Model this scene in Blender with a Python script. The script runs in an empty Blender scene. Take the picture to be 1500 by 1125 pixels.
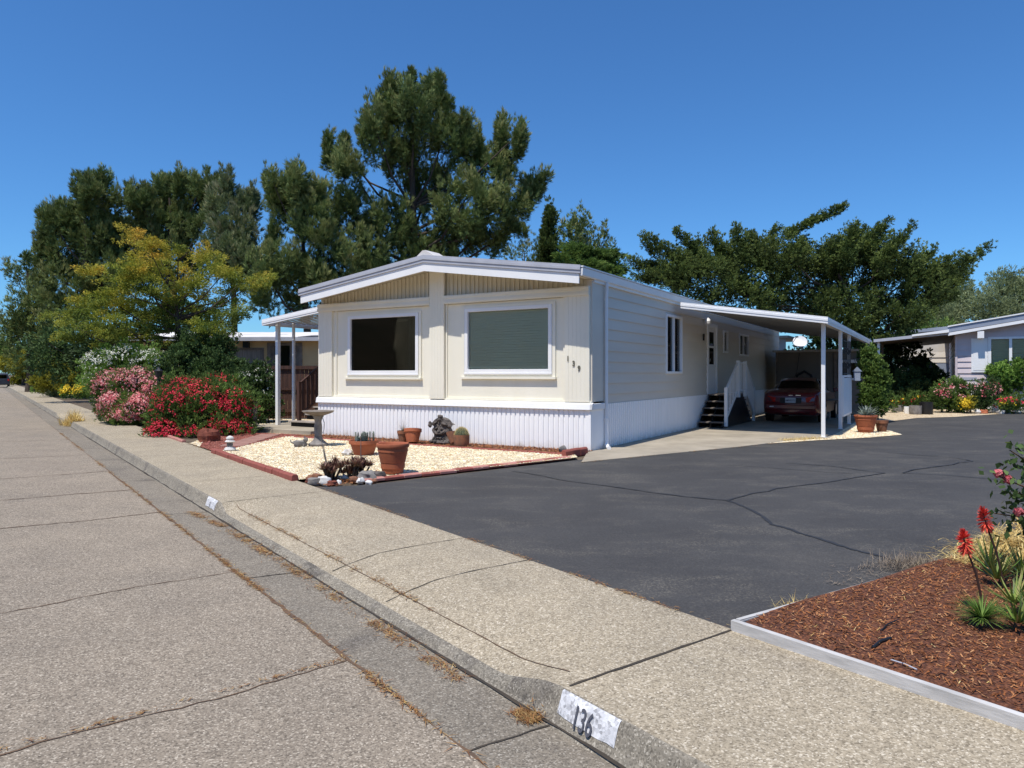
import bpy, math, random
import numpy as np
from mathutils import Vector, Matrix
random.seed(7); RNG = np.random.default_rng(7)
sc = bpy.context.scene; COL = sc.collection
F, H, HY = 1040.0, 1.55, 548.0           # focal length in photo pixels, eye height, horizon row
PI = math.pi
# ------------------------------------------------------------------ surveying helpers
def G(px, py, z=0.0):
    Y = F * (H - z) / (py - HY); return Vector(((px - 750) / F * Y, Y, z))
def P(px, py, Y):
    return Vector(((px - 750) / F * Y, Y, H + (HY - py) * Y / F))
SD = Vector((-.596, .803, 0)); SN = Vector((.803, .596, 0))      # along the street, across it
def S(s, w, z=0.0):
    v = SD * s + SN * w; v.z = z; return v
HO = Vector((1.58, 14.27, 0)); HU = Vector((.859, -.512, 0)); HV = Vector((.512, .859, 0)); HR = -math.radians(30.8)
def L(x, y, z=0.0):
    v = HO + HU * x + HV * y; v.z = z; return v
# ------------------------------------------------------------------ materials
def nodes(name):
    m = bpy.data.materials.new(name); m.use_nodes = True
    nt = m.node_tree; b = nt.nodes['Principled BSDF']; return m, nt, b
def ramp(nt, fac, stops):
    r = nt.nodes.new('ShaderNodeValToRGB'); cr = r.color_ramp
    while len(cr.elements) < len(stops): cr.elements.new(.5)
    for e, (p, c) in zip(cr.elements, stops): e.position = p; e.color = (*c, 1)
    nt.links.new(fac, r.inputs[0]); return r.outputs[0]
def noise(nt, scale, detail=3, rough=.55, vec=None, dist=0):
    n = nt.nodes.new('ShaderNodeTexNoise'); n.inputs['Scale'].default_value = scale
    n.inputs['Detail'].default_value = detail; n.inputs['Roughness'].default_value = rough
    n.inputs['Distortion'].default_value = dist
    nt.links.new(vec if vec else coord(nt), n.inputs['Vector']); return n.outputs['Fac']
def coord(nt, sc_=None, kind='Object'):
    t = nt.nodes.get('TC') or nt.nodes.new('ShaderNodeTexCoord'); t.name = 'TC'
    if sc_ is None: return t.outputs[kind]
    mp = nt.nodes.new('ShaderNodeMapping'); mp.inputs['Scale'].default_value = sc_
    nt.links.new(t.outputs[kind], mp.inputs[0]); return mp.outputs[0]
def voro(nt, scale, feature='F1', out='Color', vec=None, rnd=1):
    v = nt.nodes.new('ShaderNodeTexVoronoi'); v.feature = feature; v.inputs['Scale'].default_value = scale
    v.inputs['Randomness'].default_value = rnd
    nt.links.new(vec if vec else coord(nt), v.inputs['Vector']); return v.outputs[out]
def mix(nt, fac, a, b, mode='MIX'):
    m = nt.nodes.new('ShaderNodeMix'); m.data_type = 'RGBA'; m.blend_type = mode
    if isinstance(fac, (int, float)): m.inputs[0].default_value = fac
    else: nt.links.new(fac, m.inputs[0])
    for i, x in ((6, a), (7, b)):
        if isinstance(x, tuple): m.inputs[i].default_value = (*x, 1)
        else: nt.links.new(x, m.inputs[i])
    return m.outputs[2]
def bump(nt, b, h, strength=.3, dist=.01):
    n = nt.nodes.new('ShaderNodeBump'); n.inputs['Strength'].default_value = strength
    n.inputs['Distance'].default_value = dist; nt.links.new(h, n.inputs['Height']); nt.links.new(n.outputs[0], b.inputs['Normal'])
def pm(name, c1, c2=None, scale=2.0, rough=.6, bs=0, bd=.004, bst=.4, metal=0, detail=5, vec=None, lo=.3, hi=.7, spec=.4):
    m, nt, b = nodes(name)
    b.inputs['Roughness'].default_value = rough; b.inputs['Metallic'].default_value = metal
    b.inputs['Specular IOR Level'].default_value = spec
    if c2 is None: c2 = tuple(x * .85 for x in c1)
    v = coord(nt, vec) if vec else None
    nt.links.new(ramp(nt, noise(nt, scale, detail, .6, v), [(lo, c2), (hi, c1)]), b.inputs['Base Color'])
    if bs: bump(nt, b, noise(nt, bs, 3, .6, v), bst, bd)
    return m
M = {}
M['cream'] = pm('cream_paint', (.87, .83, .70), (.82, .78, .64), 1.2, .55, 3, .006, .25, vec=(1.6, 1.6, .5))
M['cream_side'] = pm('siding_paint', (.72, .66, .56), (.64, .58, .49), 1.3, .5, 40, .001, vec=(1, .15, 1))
M['white'] = pm('white_paint', (.88, .88, .87), (.82, .82, .81), 1.5, .45, 50, .001)
M['skirt'] = pm('skirting_paint', (.80, .82, .85), (.66, .68, .71), 1.1, .5, 30, .001, vec=(1, 1, .35))
M['fascia_metal'] = pm('fascia_metal', (.47, .48, .52), (.40, .41, .45), 3, .4, 0)  # grey-blue shading of the fascia band put into its colour
M['gable'] = pm('gable_paint', (.68, .63, .50), (.60, .55, .42), 2, .6)
M['roof_top'] = pm('roof_coating', (.62, .58, .54), (.45, .40, .36), 1.5, .8, 20, .01)
M['roof_under'] = pm('roof_underside', (.50, .48, .45), (.38, .36, .33), 1, .5)
M['shed_wall'] = pm('shed_wall_shaded', (.22, .20, .17), (.16, .15, .13), 1, .8)  # white shed wall darkened to stand in for carport shade
M['dark'] = pm('shade_black', (.02, .02, .02), None, 3, .9)  # near-black stand-in for shade inside rooms and under the porch steps
M['curtain'] = pm('curtain_cloth', (.34, .31, .27), (.16, .14, .12), 3, .9, vec=(6, 1, .4))
M['blind'] = pm('blind_slats', (.93, .93, .70), (.84, .84, .62), .8, .5)
M['roof_under_shaded'] = pm('ceiling_shaded', (.34, .33, .31), (.26, .25, .23), 1, .5)  # roof undersides darkened in colour to deepen the shade there
M['terra'] = pm('terracotta', (.42, .13, .055), (.30, .085, .04), 6, .75, 30, .002)
M['terra_old'] = pm('old_terracotta', (.30, .12, .06), (.13, .07, .045), 8, .85, 30, .002)
M['soil'] = pm('soil', (.06, .035, .02), (.02, .012, .008), 20, 1, 60, .01)
M['tread_grey'] = pm('pale_tread', (.48, .42, .36), (.32, .28, .24), 5, .85, 30, .003)  # lightened so the porch treads show in the awning's shade
M['wood_dark'] = pm('dark_wood', (.10, .045, .03), (.035, .018, .014), 3, .8, 25, .003, vec=(6, 6, .5))
M['wood_grey'] = pm('weathered_wood', (.26, .22, .18), (.12, .10, .085), 4, .85, 30, .003)
M['bark'] = pm('bark', (.10, .075, .055), (.04, .03, .022), 3, .95, 12, .03, vec=(1, 1, .3))
M['concrete'] = pm('concrete_slab', (.42, .365, .28), (.26, .225, .17), 1.1, .85, 60, .003, detail=8)
M['black'] = pm('black_metal', (.015, .015, .016), None, 4, .45)
M['stone_grey'] = pm('grey_stone', (.30, .28, .26), (.12, .11, .10), 7, .9, 25, .01)
M['stone_white'] = pm('white_stone', (.75, .74, .70), (.50, .48, .45), 9, .8, 25, .006)
M['stone_red'] = pm('red_lava_rock', (.27, .085, .05), (.12, .035, .025), 8, .95, 20, .02)
M['mask'] = pm('aged_cast_stone', (.20, .17, .15), (.03, .027, .025), 9, .9, 30, .015)
M['edging'] = pm('red_edging_concrete', (.35, .10, .075), (.20, .06, .045), 5, .9, 40, .004)
M['edge_pale'] = pm('pale_red_paver', (.52, .24, .20), (.36, .15, .12), 5, .9, 40, .004)
M['path_stone'] = pm('pink_flagstone', (.36, .20, .16), (.25, .13, .10), 3, .9, 30, .005)
M['board'] = pm('whitewashed_board', (.60, .585, .56), (.40, .39, .37), 5, .8, 20, .003, vec=(1, 1, 6))
M['beige_wall'] = pm('tan_siding', (.66, .48, .25), (.58, .41, .20), 1, .6)
M['roof_white'] = pm('white_rolled_roof', (.80, .78, .75), (.55, .52, .50), .7, .7)
M['roof_dark'] = pm('dark_roof_patch', (.05, .055, .065), (.02, .02, .03), 2, .6)
M['pink_wall'] = pm('mauve_siding', (.66, .57, .57), (.58, .50, .50), 1.2, .6)
M['blue_grey'] = pm('blue_grey_trim', (.30, .34, .42), (.25, .29, .36), 2, .5)
M['brown_soffit'] = pm('brown_soffit', (.13, .09, .06), (.06, .045, .03), 2, .7)
M['rubber'] = pm('tyre_rubber', (.02, .02, .02), None, 8, .85)
M['steel'] = pm('bare_steel', (.45, .46, .48), None, 8, .35, metal=.8)
M['dish'] = pm('dish_paint', (.78, .79, .80), None, 3, .4)
M['chrome'] = pm('chrome_letter', (.7, .7, .7), None, 3, .2, metal=1)
M['number'] = pm('aged_bronze_number', (.16, .15, .11), None, 20, .5)
M['numpaint'] = pm('number_black_paint', (.05, .055, .07), (.12, .12, .14), 60, .8)
M['plate'] = pm('plate_white', (.6, .65, .68), None, 9, .4)
M['plate_text'] = pm('plate_blue', (.03, .05, .14), None, 9, .4)
M['yellow'] = pm('yellow_petal', (.80, .55, .03), (.6, .38, .02), 20, .7)
M['glow_white'] = pm('pale_siding', (.75, .75, .75), None, 2, .6)

def skirt_mat():
    m, nt, b = nodes('skirting_paint_dirty'); b.inputs['Roughness'].default_value = .5; b.inputs['Specular IOR Level'].default_value = .4
    c = ramp(nt, noise(nt, 1.1, 5, .6, coord(nt, (1, 1, .35))), [(.3, (.90, .90, .89)), (.7, (.95, .95, .94))])
    sx = nt.nodes.new('ShaderNodeSeparateXYZ'); nt.links.new(coord(nt), sx.inputs[0])
    ad = nt.nodes.new('ShaderNodeMath'); ad.operation = 'MULTIPLY_ADD'; ad.inputs[1].default_value = .35; nt.links.new(noise(nt, 5, 6, .7), ad.inputs[0]); nt.links.new(sx.outputs[2], ad.inputs[2])
    c = mix(nt, 1, c, ramp(nt, ad.outputs[0], [(.10, (.58, .50, .40)), (.24, (.92, .90, .87)), (.34, (1, 1, 1))]), 'MULTIPLY')
    st = ramp(nt, noise(nt, 3, 5, .7, coord(nt, (5, 5, .25))), [(.58, (1, 1, 1)), (.78, (.92, .90, .87))]); c = mix(nt, 1, c, st, 'MULTIPLY')
    nt.links.new(c, b.inputs['Base Color']); bump(nt, b, noise(nt, 2.5, 2), .25, .01); return m
M['skirt'] = skirt_mat()
def car_paint():
    m, nt, b = nodes('dark_red_car_paint'); b.inputs['Base Color'].default_value = (.20, .008, .018, 1)
    b.inputs['Roughness'].default_value = .3; b.inputs['Coat Weight'].default_value = .8; b.inputs['Coat Roughness'].default_value = .06
    nt.links.new(ramp(nt, noise(nt, 3, 2), [(.3, (.11, .004, .009)), (.7, (.15, .006, .012))]), b.inputs['Base Color']); return m
M['carpaint'] = car_paint()
def lens_mat():
    m, nt, b = nodes('red_lamp_lens'); b.inputs['Roughness'].default_value = .12
    nt.links.new(ramp(nt, noise(nt, 30, 1), [(.3, (.5, .015, .01)), (.7, (.62, .03, .02))]), b.inputs['Base Color']); return m
M['lens'] = lens_mat()
def glass(name, tint=(.94, .96, .95), rough=.0):
    m = bpy.data.materials.new(name); m.use_nodes = True; nt = m.node_tree; nt.nodes.remove(nt.nodes['Principled BSDF'])
    out = nt.nodes['Material Output']; tr = nt.nodes.new('ShaderNodeBsdfTransparent'); tr.inputs[0].default_value = (*tint, 1)
    gl = nt.nodes.new('ShaderNodeBsdfGlossy'); gl.inputs['Roughness'].default_value = rough
    fr = nt.nodes.new('ShaderNodeFresnel'); fr.inputs[0].default_value = 1.55
    n = nt.nodes.new('ShaderNodeBump'); n.inputs['Strength'].default_value = .05; n.inputs['Distance'].default_value = .02
    nt.links.new(noise(nt, 1.5, 1), n.inputs['Height']); nt.links.new(n.outputs[0], gl.inputs['Normal'])
    mx = nt.nodes.new('ShaderNodeMixShader')
    nt.links.new(fr.outputs[0], mx.inputs[0]); nt.links.new(tr.outputs[0], mx.inputs[1]); nt.links.new(gl.outputs[0], mx.inputs[2])
    nt.links.new(mx.outputs[0], out.inputs[0]); return m
M['glass'] = glass('window_glass'); M['glass_dim'] = glass('dim_glass', (.72, .73, .70)); M['glass_dark'] = glass('tinted_glass', (.12, .14, .13))

def speckle(name, base, dark, light, scale, blotch, stains=None, bd=.004, bst=.5, vec=None, amount=1.0):
    """exposed-aggregate surface: fine stones, broad patches of wear and stains"""
    m, nt, b = nodes(name); b.inputs['Roughness'].default_value = .9; b.inputs['Specular IOR Level'].default_value = .2
    sep = nt.nodes.new('ShaderNodeSeparateColor'); nt.links.new(voro(nt, scale), sep.inputs[0])
    c = ramp(nt, sep.outputs[0], [(0, dark), (.25, tuple((a + d) / 2 for a, d in zip(base, dark))), (.5, base), (.8, base), (1, light)])
    sep2 = nt.nodes.new('ShaderNodeSeparateColor'); nt.links.new(voro(nt, scale * .38), sep2.inputs[0])
    c2 = ramp(nt, sep2.outputs[1], [(0, tuple(x * .72 for x in base)), (.55, base), (1, tuple(min(1, x * 1.35) for x in base))])
    c = mix(nt, .30, c, c2)
    g1 = ramp(nt, noise(nt, blotch, 6, .62), [(.25, (.86, .86, .86)), (.75, (1.09, 1.08, 1.06))])
    c = mix(nt, amount, c, g1, 'MULTIPLY')
    g2 = ramp(nt, noise(nt, blotch * .22, 4, .6, coord(nt, (1, 1, 1))), [(.3, (.92, .92, .93)), (.7, (1.06, 1.05, 1.04))])
    c = mix(nt, 1, c, g2, 'MULTIPLY')
    if stains:
        st = ramp(nt, noise(nt, stains[0], 5, .7, None, .8), [(stains[2], (1, 1, 1)), (stains[2] + .12, stains[1])])
        c = mix(nt, 1, c, st, 'MULTIPLY')
    nt.links.new(c, b.inputs['Base Color'])
    bump(nt, b, sep.outputs[0], bst, bd); return m
M['street'] = speckle('street_asphalt', (.295, .248, .190), (.085, .070, .054), (.62, .55, .44), 125, 1.3, (.55, (.84, .84, .86), .62))
M['gutter'] = speckle('gutter_concrete', (.245, .212, .165), (.085, .075, .062), (.50, .46, .38), 125, 1.6, (.9, (.74, .74, .77), .55))
M['kerb'] = speckle('kerb_concrete', (.25, .225, .18), (.09, .08, .065), (.52, .48, .40), 125, 3, (2.2, (.62, .62, .65), .52))
M['walk'] = speckle('sidewalk_aggregate', (.385, .328, .236), (.13, .105, .072), (.72, .65, .52), 118, 1.6, (.8, (.84, .84, .86), .6))
M['kerbpaint'] = speckle('chipped_white_kerb_paint', (.62, .63, .65), (.22, .22, .23), (.72, .72, .73), 60, 14, (22, (.4, .4, .42), .62))

def blacktop():
    m, nt, b = nodes('sealed_blacktop'); b.inputs['Roughness'].default_value = .82; b.inputs['Specular IOR Level'].default_value = .25
    c = ramp(nt, noise(nt, .55, 7, .65, coord(nt, (1, 1, 1)), .4), [(.28, (.050, .048, .047)), (.55, (.064, .062, .060)), (.78, (.094, .088, .080))])
    # worn streaks where the sealer has gone, stretched along the drive
    mp = nt.nodes.new('ShaderNodeMapping'); mp.inputs['Rotation'].default_value = (0, 0, .25); mp.inputs['Scale'].default_value = (.8, 1.7, 1)
    nt.links.new(coord(nt), mp.inputs[0])
    st = noise(nt, 1.1, 9, .72, mp.outputs[0], .6)
    f1 = ramp(nt, st, [(.50, (0, 0, 0)), (.70, (.8, .8, .8))])
    fine = ramp(nt, noise(nt, 45, 3, .8), [(.47, (0, 0, 0)), (.60, (1, 1, 1))])
    f = mix(nt, 1, f1, fine, 'MULTIPLY')
    c = mix(nt, f, c, (.20, .18, .145))
    sp = ramp(nt, voro(nt, 95), [(0, (.72, .72, .72)), (.8, (1.1, 1.1, 1.1)), (1, (1.5, 1.5, 1.45))])
    c = mix(nt, 1, c, sp, 'MULTIPLY')
    nt.links.new(c, b.inputs['Base Color']); bump(nt, b, noise(nt, 70, 4, .7), .35, .004); return m
M['blacktop'] = blacktop()
M['crack'] = pm('crack_filler', (.034, .034, .035), None, 8, .6)
M['joint'] = pm('joint_dirt', (.07, .055, .04), (.035, .03, .025), 10, 1)
M['weedy'] = pm('weedy_crack', (.17, .10, .055), (.10, .07, .05), 14, 1)
def pebble_mat(name, cols, scale=34, bd=.02):
    m, nt, b = nodes(name); b.inputs['Roughness'].default_value = .8
    sep = nt.nodes.new('ShaderNodeSeparateColor'); nt.links.new(voro(nt, scale), sep.inputs[0])
    n = len(cols); c = ramp(nt, sep.outputs[0], [(i / (n - 1), k) for i, k in enumerate(cols)])
    d = voro(nt, scale, 'F1', 'Distance')
    sh = ramp(nt, d, [(.35, (1, 1, 1)), (.75, (.5, .46, .40))])
    nt.links.new(mix(nt, 1, c, sh, 'MULTIPLY'), b.inputs['Base Color'])
    inv = nt.nodes.new('ShaderNodeMath'); inv.operation = 'SUBTRACT'; inv.inputs[0].default_value = 1; nt.links.new(d, inv.inputs[1])
    bump(nt, b, inv.outputs[0], .8, bd); return m
M['gravel'] = pebble_mat('cream_gravel', [(.52, .37, .19), (.78, .63, .40), (.86, .75, .54), (.60, .42, .25), (.84, .78, .66)], 30)
M['lava'] = pebble_mat('lava_gravel', [(.16, .045, .035), (.26, .08, .06), (.10, .03, .025), (.30, .12, .09)], 26)
M['mulch'] = pebble_mat('bark_mulch', [(.13, .045, .018), (.20, .068, .026), (.09, .03, .013), (.27, .10, .04)], 55)
M['dirt'] = pm('dry_dirt', (.16, .12, .08), (.08, .06, .04), 1.5, 1, 20, .02)

def attr_mat(name, stops, transl=.25, rough=.7, scale=.7, gain=1.0):
    """leaf / chip material: colour from the per-piece 'tint' attribute, thin pieces let some light through"""
    m, nt, b = nodes(name); a = nt.nodes.new('ShaderNodeAttribute'); a.attribute_name = 'tint'
    stops = [tuple(min(.85, x * gain) for x in k) for k in stops]
    n = len(stops); c = ramp(nt, a.outputs['Fac'], [(i / (n - 1), k) for i, k in enumerate(stops)])
    v = ramp(nt, noise(nt, scale, 3), [(.3, (.75, .75, .75)), (.7, (1.25, 1.25, 1.2))])
    c = mix(nt, 1, c, v, 'MULTIPLY')
    b.inputs['Roughness'].default_value = rough; b.inputs['Specular IOR Level'].default_value = .25
    nt.links.new(c, b.inputs['Base Color'])
    if transl:
        t = nt.nodes.new('ShaderNodeBsdfTranslucent'); nt.links.new(c, t.inputs[0])
        mx = nt.nodes.new('ShaderNodeMixShader'); mx.inputs[0].default_value = transl
        nt.links.new(b.outputs[0], mx.inputs[1]); nt.links.new(t.outputs[0], mx.inputs[2])
        nt.links.new(mx.outputs[0], nt.nodes['Material Output'].inputs[0])
    return m
LM = {
 'pine': attr_mat('pine_needles', [(.014, .022, .008), (.036, .056, .016), (.074, .100, .030), (.14, .135, .05)], .12, gain=2.25),
 'pine_grey': attr_mat('grey_pine_needles', [(.02, .03, .014), (.05, .068, .03), (.085, .11, .045), (.14, .13, .075)], .15, gain=2.2),
 'cypress': attr_mat('cypress_sprays', [(.007, .013, .005), (.024, .040, .011), (.062, .088, .022), (.115, .138, .034)], .18, gain=1.8),
 'olive': attr_mat('olive_leaves', [(.05, .065, .03), (.10, .125, .06), (.16, .19, .09), (.24, .27, .15)], .3, gain=1.6),
 'locust': attr_mat('locust_leaves', [(.035, .052, .010), (.078, .100, .016), (.145, .150, .020), (.225, .175, .024), (.34, .21, .03)], .35, gain=2.25),
 'green': attr_mat('shrub_leaves', [(.015, .03, .008), (.045, .08, .02), (.09, .14, .03), (.15, .20, .05)], .3, gain=1.8),
 'dark': attr_mat('dark_shrub_leaves', [(.010, .018, .006), (.025, .045, .014), (.05, .085, .025), (.08, .12, .04)], .25, gain=1.9),
 'bright': attr_mat('bright_shrub_leaves', [(.04, .08, .015), (.09, .16, .03), (.15, .24, .05), (.22, .32, .08)], .35, gain=1.4),
 'yellowgreen': attr_mat('golden_shrub_leaves', [(.05, .06, .012), (.13, .13, .02), (.22, .21, .025), (.34, .29, .04)], .3, gain=1.6),
 'red': attr_mat('red_petals', [(.38, .008, .02), (.58, .015, .04), (.68, .03, .07), (.74, .10, .12)], .2),
 'pink': attr_mat('pink_petals', [(.42, .06, .09), (.62, .15, .17), (.74, .33, .31), (.82, .55, .50)], .2),
 'white': attr_mat('white_petals', [(.55, .55, .40), (.72, .72, .60), (.82, .82, .75), (.85, .85, .8)], .2),
 'yellow': attr_mat('yellow_petals', [(.6, .40, .02), (.75, .52, .03), (.8, .62, .05), (.8, .55, .04)], .2),
 'straw': attr_mat('dry_straw', [(.34, .21, .07), (.56, .39, .13), (.70, .53, .20), (.80, .67, .33)], .2, scale=5),
 'debris': attr_mat('dry_weed_litter', [(.13, .055, .025), (.27, .12, .045), (.36, .20, .07), (.46, .34, .15)], .1, scale=8),
 'chips': attr_mat('bark_chips', [(.09, .031, .013), (.21, .072, .025), (.32, .12, .044), (.46, .25, .12)], 0, .9, 6),
 'aloe': attr_mat('aloe_leaves', [(.05, .09, .02), (.12, .19, .035), (.20, .28, .06), (.34, .30, .12)], .1, .45, 6),
 'agave': attr_mat('agave_leaves', [(.14, .18, .15), (.24, .29, .25), (.34, .39, .35), (.46, .50, .46)], .05, .5, 6),
 'aeonium': attr_mat('purple_succulent', [(.07, .03, .03), (.17, .08, .065), (.28, .15, .10), (.34, .26, .15)], .05, .5, 10),
 'coral': attr_mat('coral_tubes', [(.45, .03, .03), (.68, .06, .05), (.78, .12, .08), (.8, .2, .1)], .2, .5, 10),
 'twig': attr_mat('grey_twigs', [(.12, .09, .07), (.20, .16, .12), (.28, .22, .17), (.34, .28, .2)], 0, .9, 5),
 'pebble': attr_mat('loose_gravel', [(.42, .28, .14), (.78, .62, .38), (.88, .78, .56), (.84, .80, .70)], 0, .8, 4),
 'lavachip': attr_mat('loose_lava', [(.10, .03, .022), (.22, .065, .05), (.30, .10, .075), (.38, .17, .13)], 0, .95, 4),
}
# ------------------------------------------------------------------ objects
def link(o, parent=None):
    COL.objects.link(o)
    if parent is not None: o.parent = parent
    return o
def tag(o, label=None, cat=None, group=None, kind=None):
    if label: o['label'] = label
    if cat: o['category'] = cat
    if group: o['group'] = group
    if kind: o['kind'] = kind
    return o
def thing(name, label, cat, loc=(0, 0, 0), rz=0, group=None):
    o = bpy.data.objects.new(name, None); o.empty_display_size = .2; link(o); o.location = loc; o.rotation_euler = (0, 0, rz)
    return tag(o, label, cat, group)
class MB:
    def __init__(s): s.v = []; s.f = []
    def add(s, vs, fs):
        n = len(s.v); s.v += [tuple(v) for v in vs]; s.f += [tuple(i + n for i in f) for f in fs]; return s
    def box(s, x0, x1, y0, y1, z0, z1, mtx=None):
        vs = [Vector((x, y, z)) for z in (z0, z1) for x, y in ((x0, y0), (x1, y0), (x1, y1), (x0, y1))]
        if mtx is not None: vs = [mtx @ v for v in vs]
        return s.add(vs, [(0, 3, 2, 1), (4, 5, 6, 7), (0, 1, 5, 4), (1, 2, 6, 5), (2, 3, 7, 6), (3, 0, 4, 7)])
    def bar(s, a, b, w, t=None, up=(0, 0, 1)):
        a, b = Vector(a), Vector(b); t = t or w; d = (b - a).normalized(); u = Vector(up)
        if abs(d.dot(u)) > .98: u = Vector((1, 0, 0))
        x = d.cross(u).normalized() * w / 2; y = x.cross(d).normalized() * t / 2
        vs = [p + i * x + j * y for p in (a, b) for i, j in ((-1, -1), (1, -1), (1, 1), (-1, 1))]
        return s.add(vs, [(0, 3, 2, 1), (4, 5, 6, 7), (0, 1, 5, 4), (1, 2, 6, 5), (2, 3, 7, 6), (3, 0, 4, 7)])
    def tube(s, pts, rad, n=8, cap=True):
        pts = [Vector(p) for p in pts]; rs = rad if isinstance(rad, (list, tuple)) else [rad] * len(pts); base = []
        for i, p in enumerate(pts):
            d = (pts[min(i + 1, len(pts) - 1)] - pts[max(i - 1, 0)]).normalized()
            u = Vector((0, 0, 1)) if abs(d.z) < .95 else Vector((1, 0, 0))
            x = d.cross(u).normalized(); y = x.cross(d)
            base += [p + rs[i] * (math.cos(2 * PI * k / n) * x + math.sin(2 * PI * k / n) * y) for k in range(n)]
        fs = [(i * n + k, i * n + (k + 1) % n, (i + 1) * n + (k + 1) % n, (i + 1) * n + k) for i in range(len(pts) - 1) for k in range(n)]
        if cap: fs += [tuple(range(n - 1, -1, -1)), tuple((len(pts) - 1) * n + k for k in range(n))]
        return s.add(base, fs)
    def lathe(s, prof, c=(0, 0, 0), n=28, sq=1.0, wob=0):
        c = Vector(c); vs = []
        for r, z in prof:
            for k in range(n):
                a = 2 * PI * k / n; rr = r * (1 + wob * math.sin(3 * a + z * 9))
                vs.append(c + Vector((rr * math.cos(a), rr * math.sin(a) * sq, z)))
        fs = [(i * n + k, i * n + (k + 1) % n, (i + 1) * n + (k + 1) % n, (i + 1) * n + k) for i in range(len(prof) - 1) for k in range(n)]
        fs += [tuple(range(n - 1, -1, -1)), tuple((len(prof) - 1) * n + k for k in range(n))]
        return s.add(vs, fs)
    def prism(s, poly, z0, z1):
        n = len(poly); vs = [Vector((p[0], p[1], z0)) for p in poly] + [Vector((p[0], p[1], z1)) for p in poly]
        return s.add(vs, [tuple(range(n - 1, -1, -1)), tuple(range(n, 2 * n))] + [(i, (i + 1) % n, n + (i + 1) % n, n + i) for i in range(n)])
    def ex(s, prof, d):      # extrude a closed 3D polygon by vector d
        n = len(prof); d = Vector(d); a = [Vector(p) for p in prof]
        return s.add(a + [p + d for p in a], [tuple(range(n - 1, -1, -1)), tuple(range(n, 2 * n))] + [(i, (i + 1) % n, n + (i + 1) % n, n + i) for i in range(n)])
    def build(s, name, mat, parent=None, smooth=False, bevel=0, fix=True):
        me = bpy.data.meshes.new(name); me.from_pydata(s.v, [], s.f); me.materials.append(M[mat] if isinstance(mat, str) else mat)
        if fix:
            import bmesh
            bm = bmesh.new(); bm.from_mesh(me); bmesh.ops.recalc_face_normals(bm, faces=bm.faces); bm.to_mesh(me); bm.free()
        o = link(bpy.data.objects.new(name, me), parent)
        if smooth:
            me.polygons.foreach_set('use_smooth', [True] * len(me.polygons))
            me.set_sharp_from_angle(angle=math.radians(40))
        if bevel:
            b = o.modifiers.new('b', 'BEVEL'); b.width = bevel; b.segments = 2; b.limit_method = 'ANGLE'
        return o
def quads(name, V, mat, parent=None, tint=None, nv=4):
    """V: (N, nv, 3) separate polygons with a per-face tint"""
    N = len(V); me = bpy.data.meshes.new(name)
    me.vertices.add(N * nv); me.vertices.foreach_set('co', V.reshape(-1).astype(np.float32))
    me.loops.add(N * nv); me.loops.foreach_set('vertex_index', np.arange(N * nv, dtype=np.int32))
    me.polygons.add(N); me.polygons.foreach_set('loop_start', np.arange(0, N * nv, nv, dtype=np.int32))
    me.update(calc_edges=True)
    if tint is not None:
        a = me.attributes.new('tint', 'FLOAT', 'FACE'); a.data.foreach_set('value', np.clip(tint, 0, 1).astype(np.float32))
    me.materials.append(mat); me.validate(); return link(bpy.data.objects.new(name, me), parent)
def unit(a): return a / (np.linalg.norm(a, axis=-1, keepdims=True) + 1e-9)
def rdir(n): return unit(RNG.normal(size=(n, 3)))
def diamonds(base, d, ln, wd):
    """leaf blades: base point, direction, length, width"""
    n = len(base); side = unit(np.cross(d, rdir(n))) * (wd[:, None] / 2); D = d * ln[:, None]
    return np.stack([base, base + D * .45 + side, base + D, base + D * .45 - side], 1)
def joinV(*a): return np.concatenate(a, 0)
UP = np.array([0, 0, 1.0])
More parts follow.
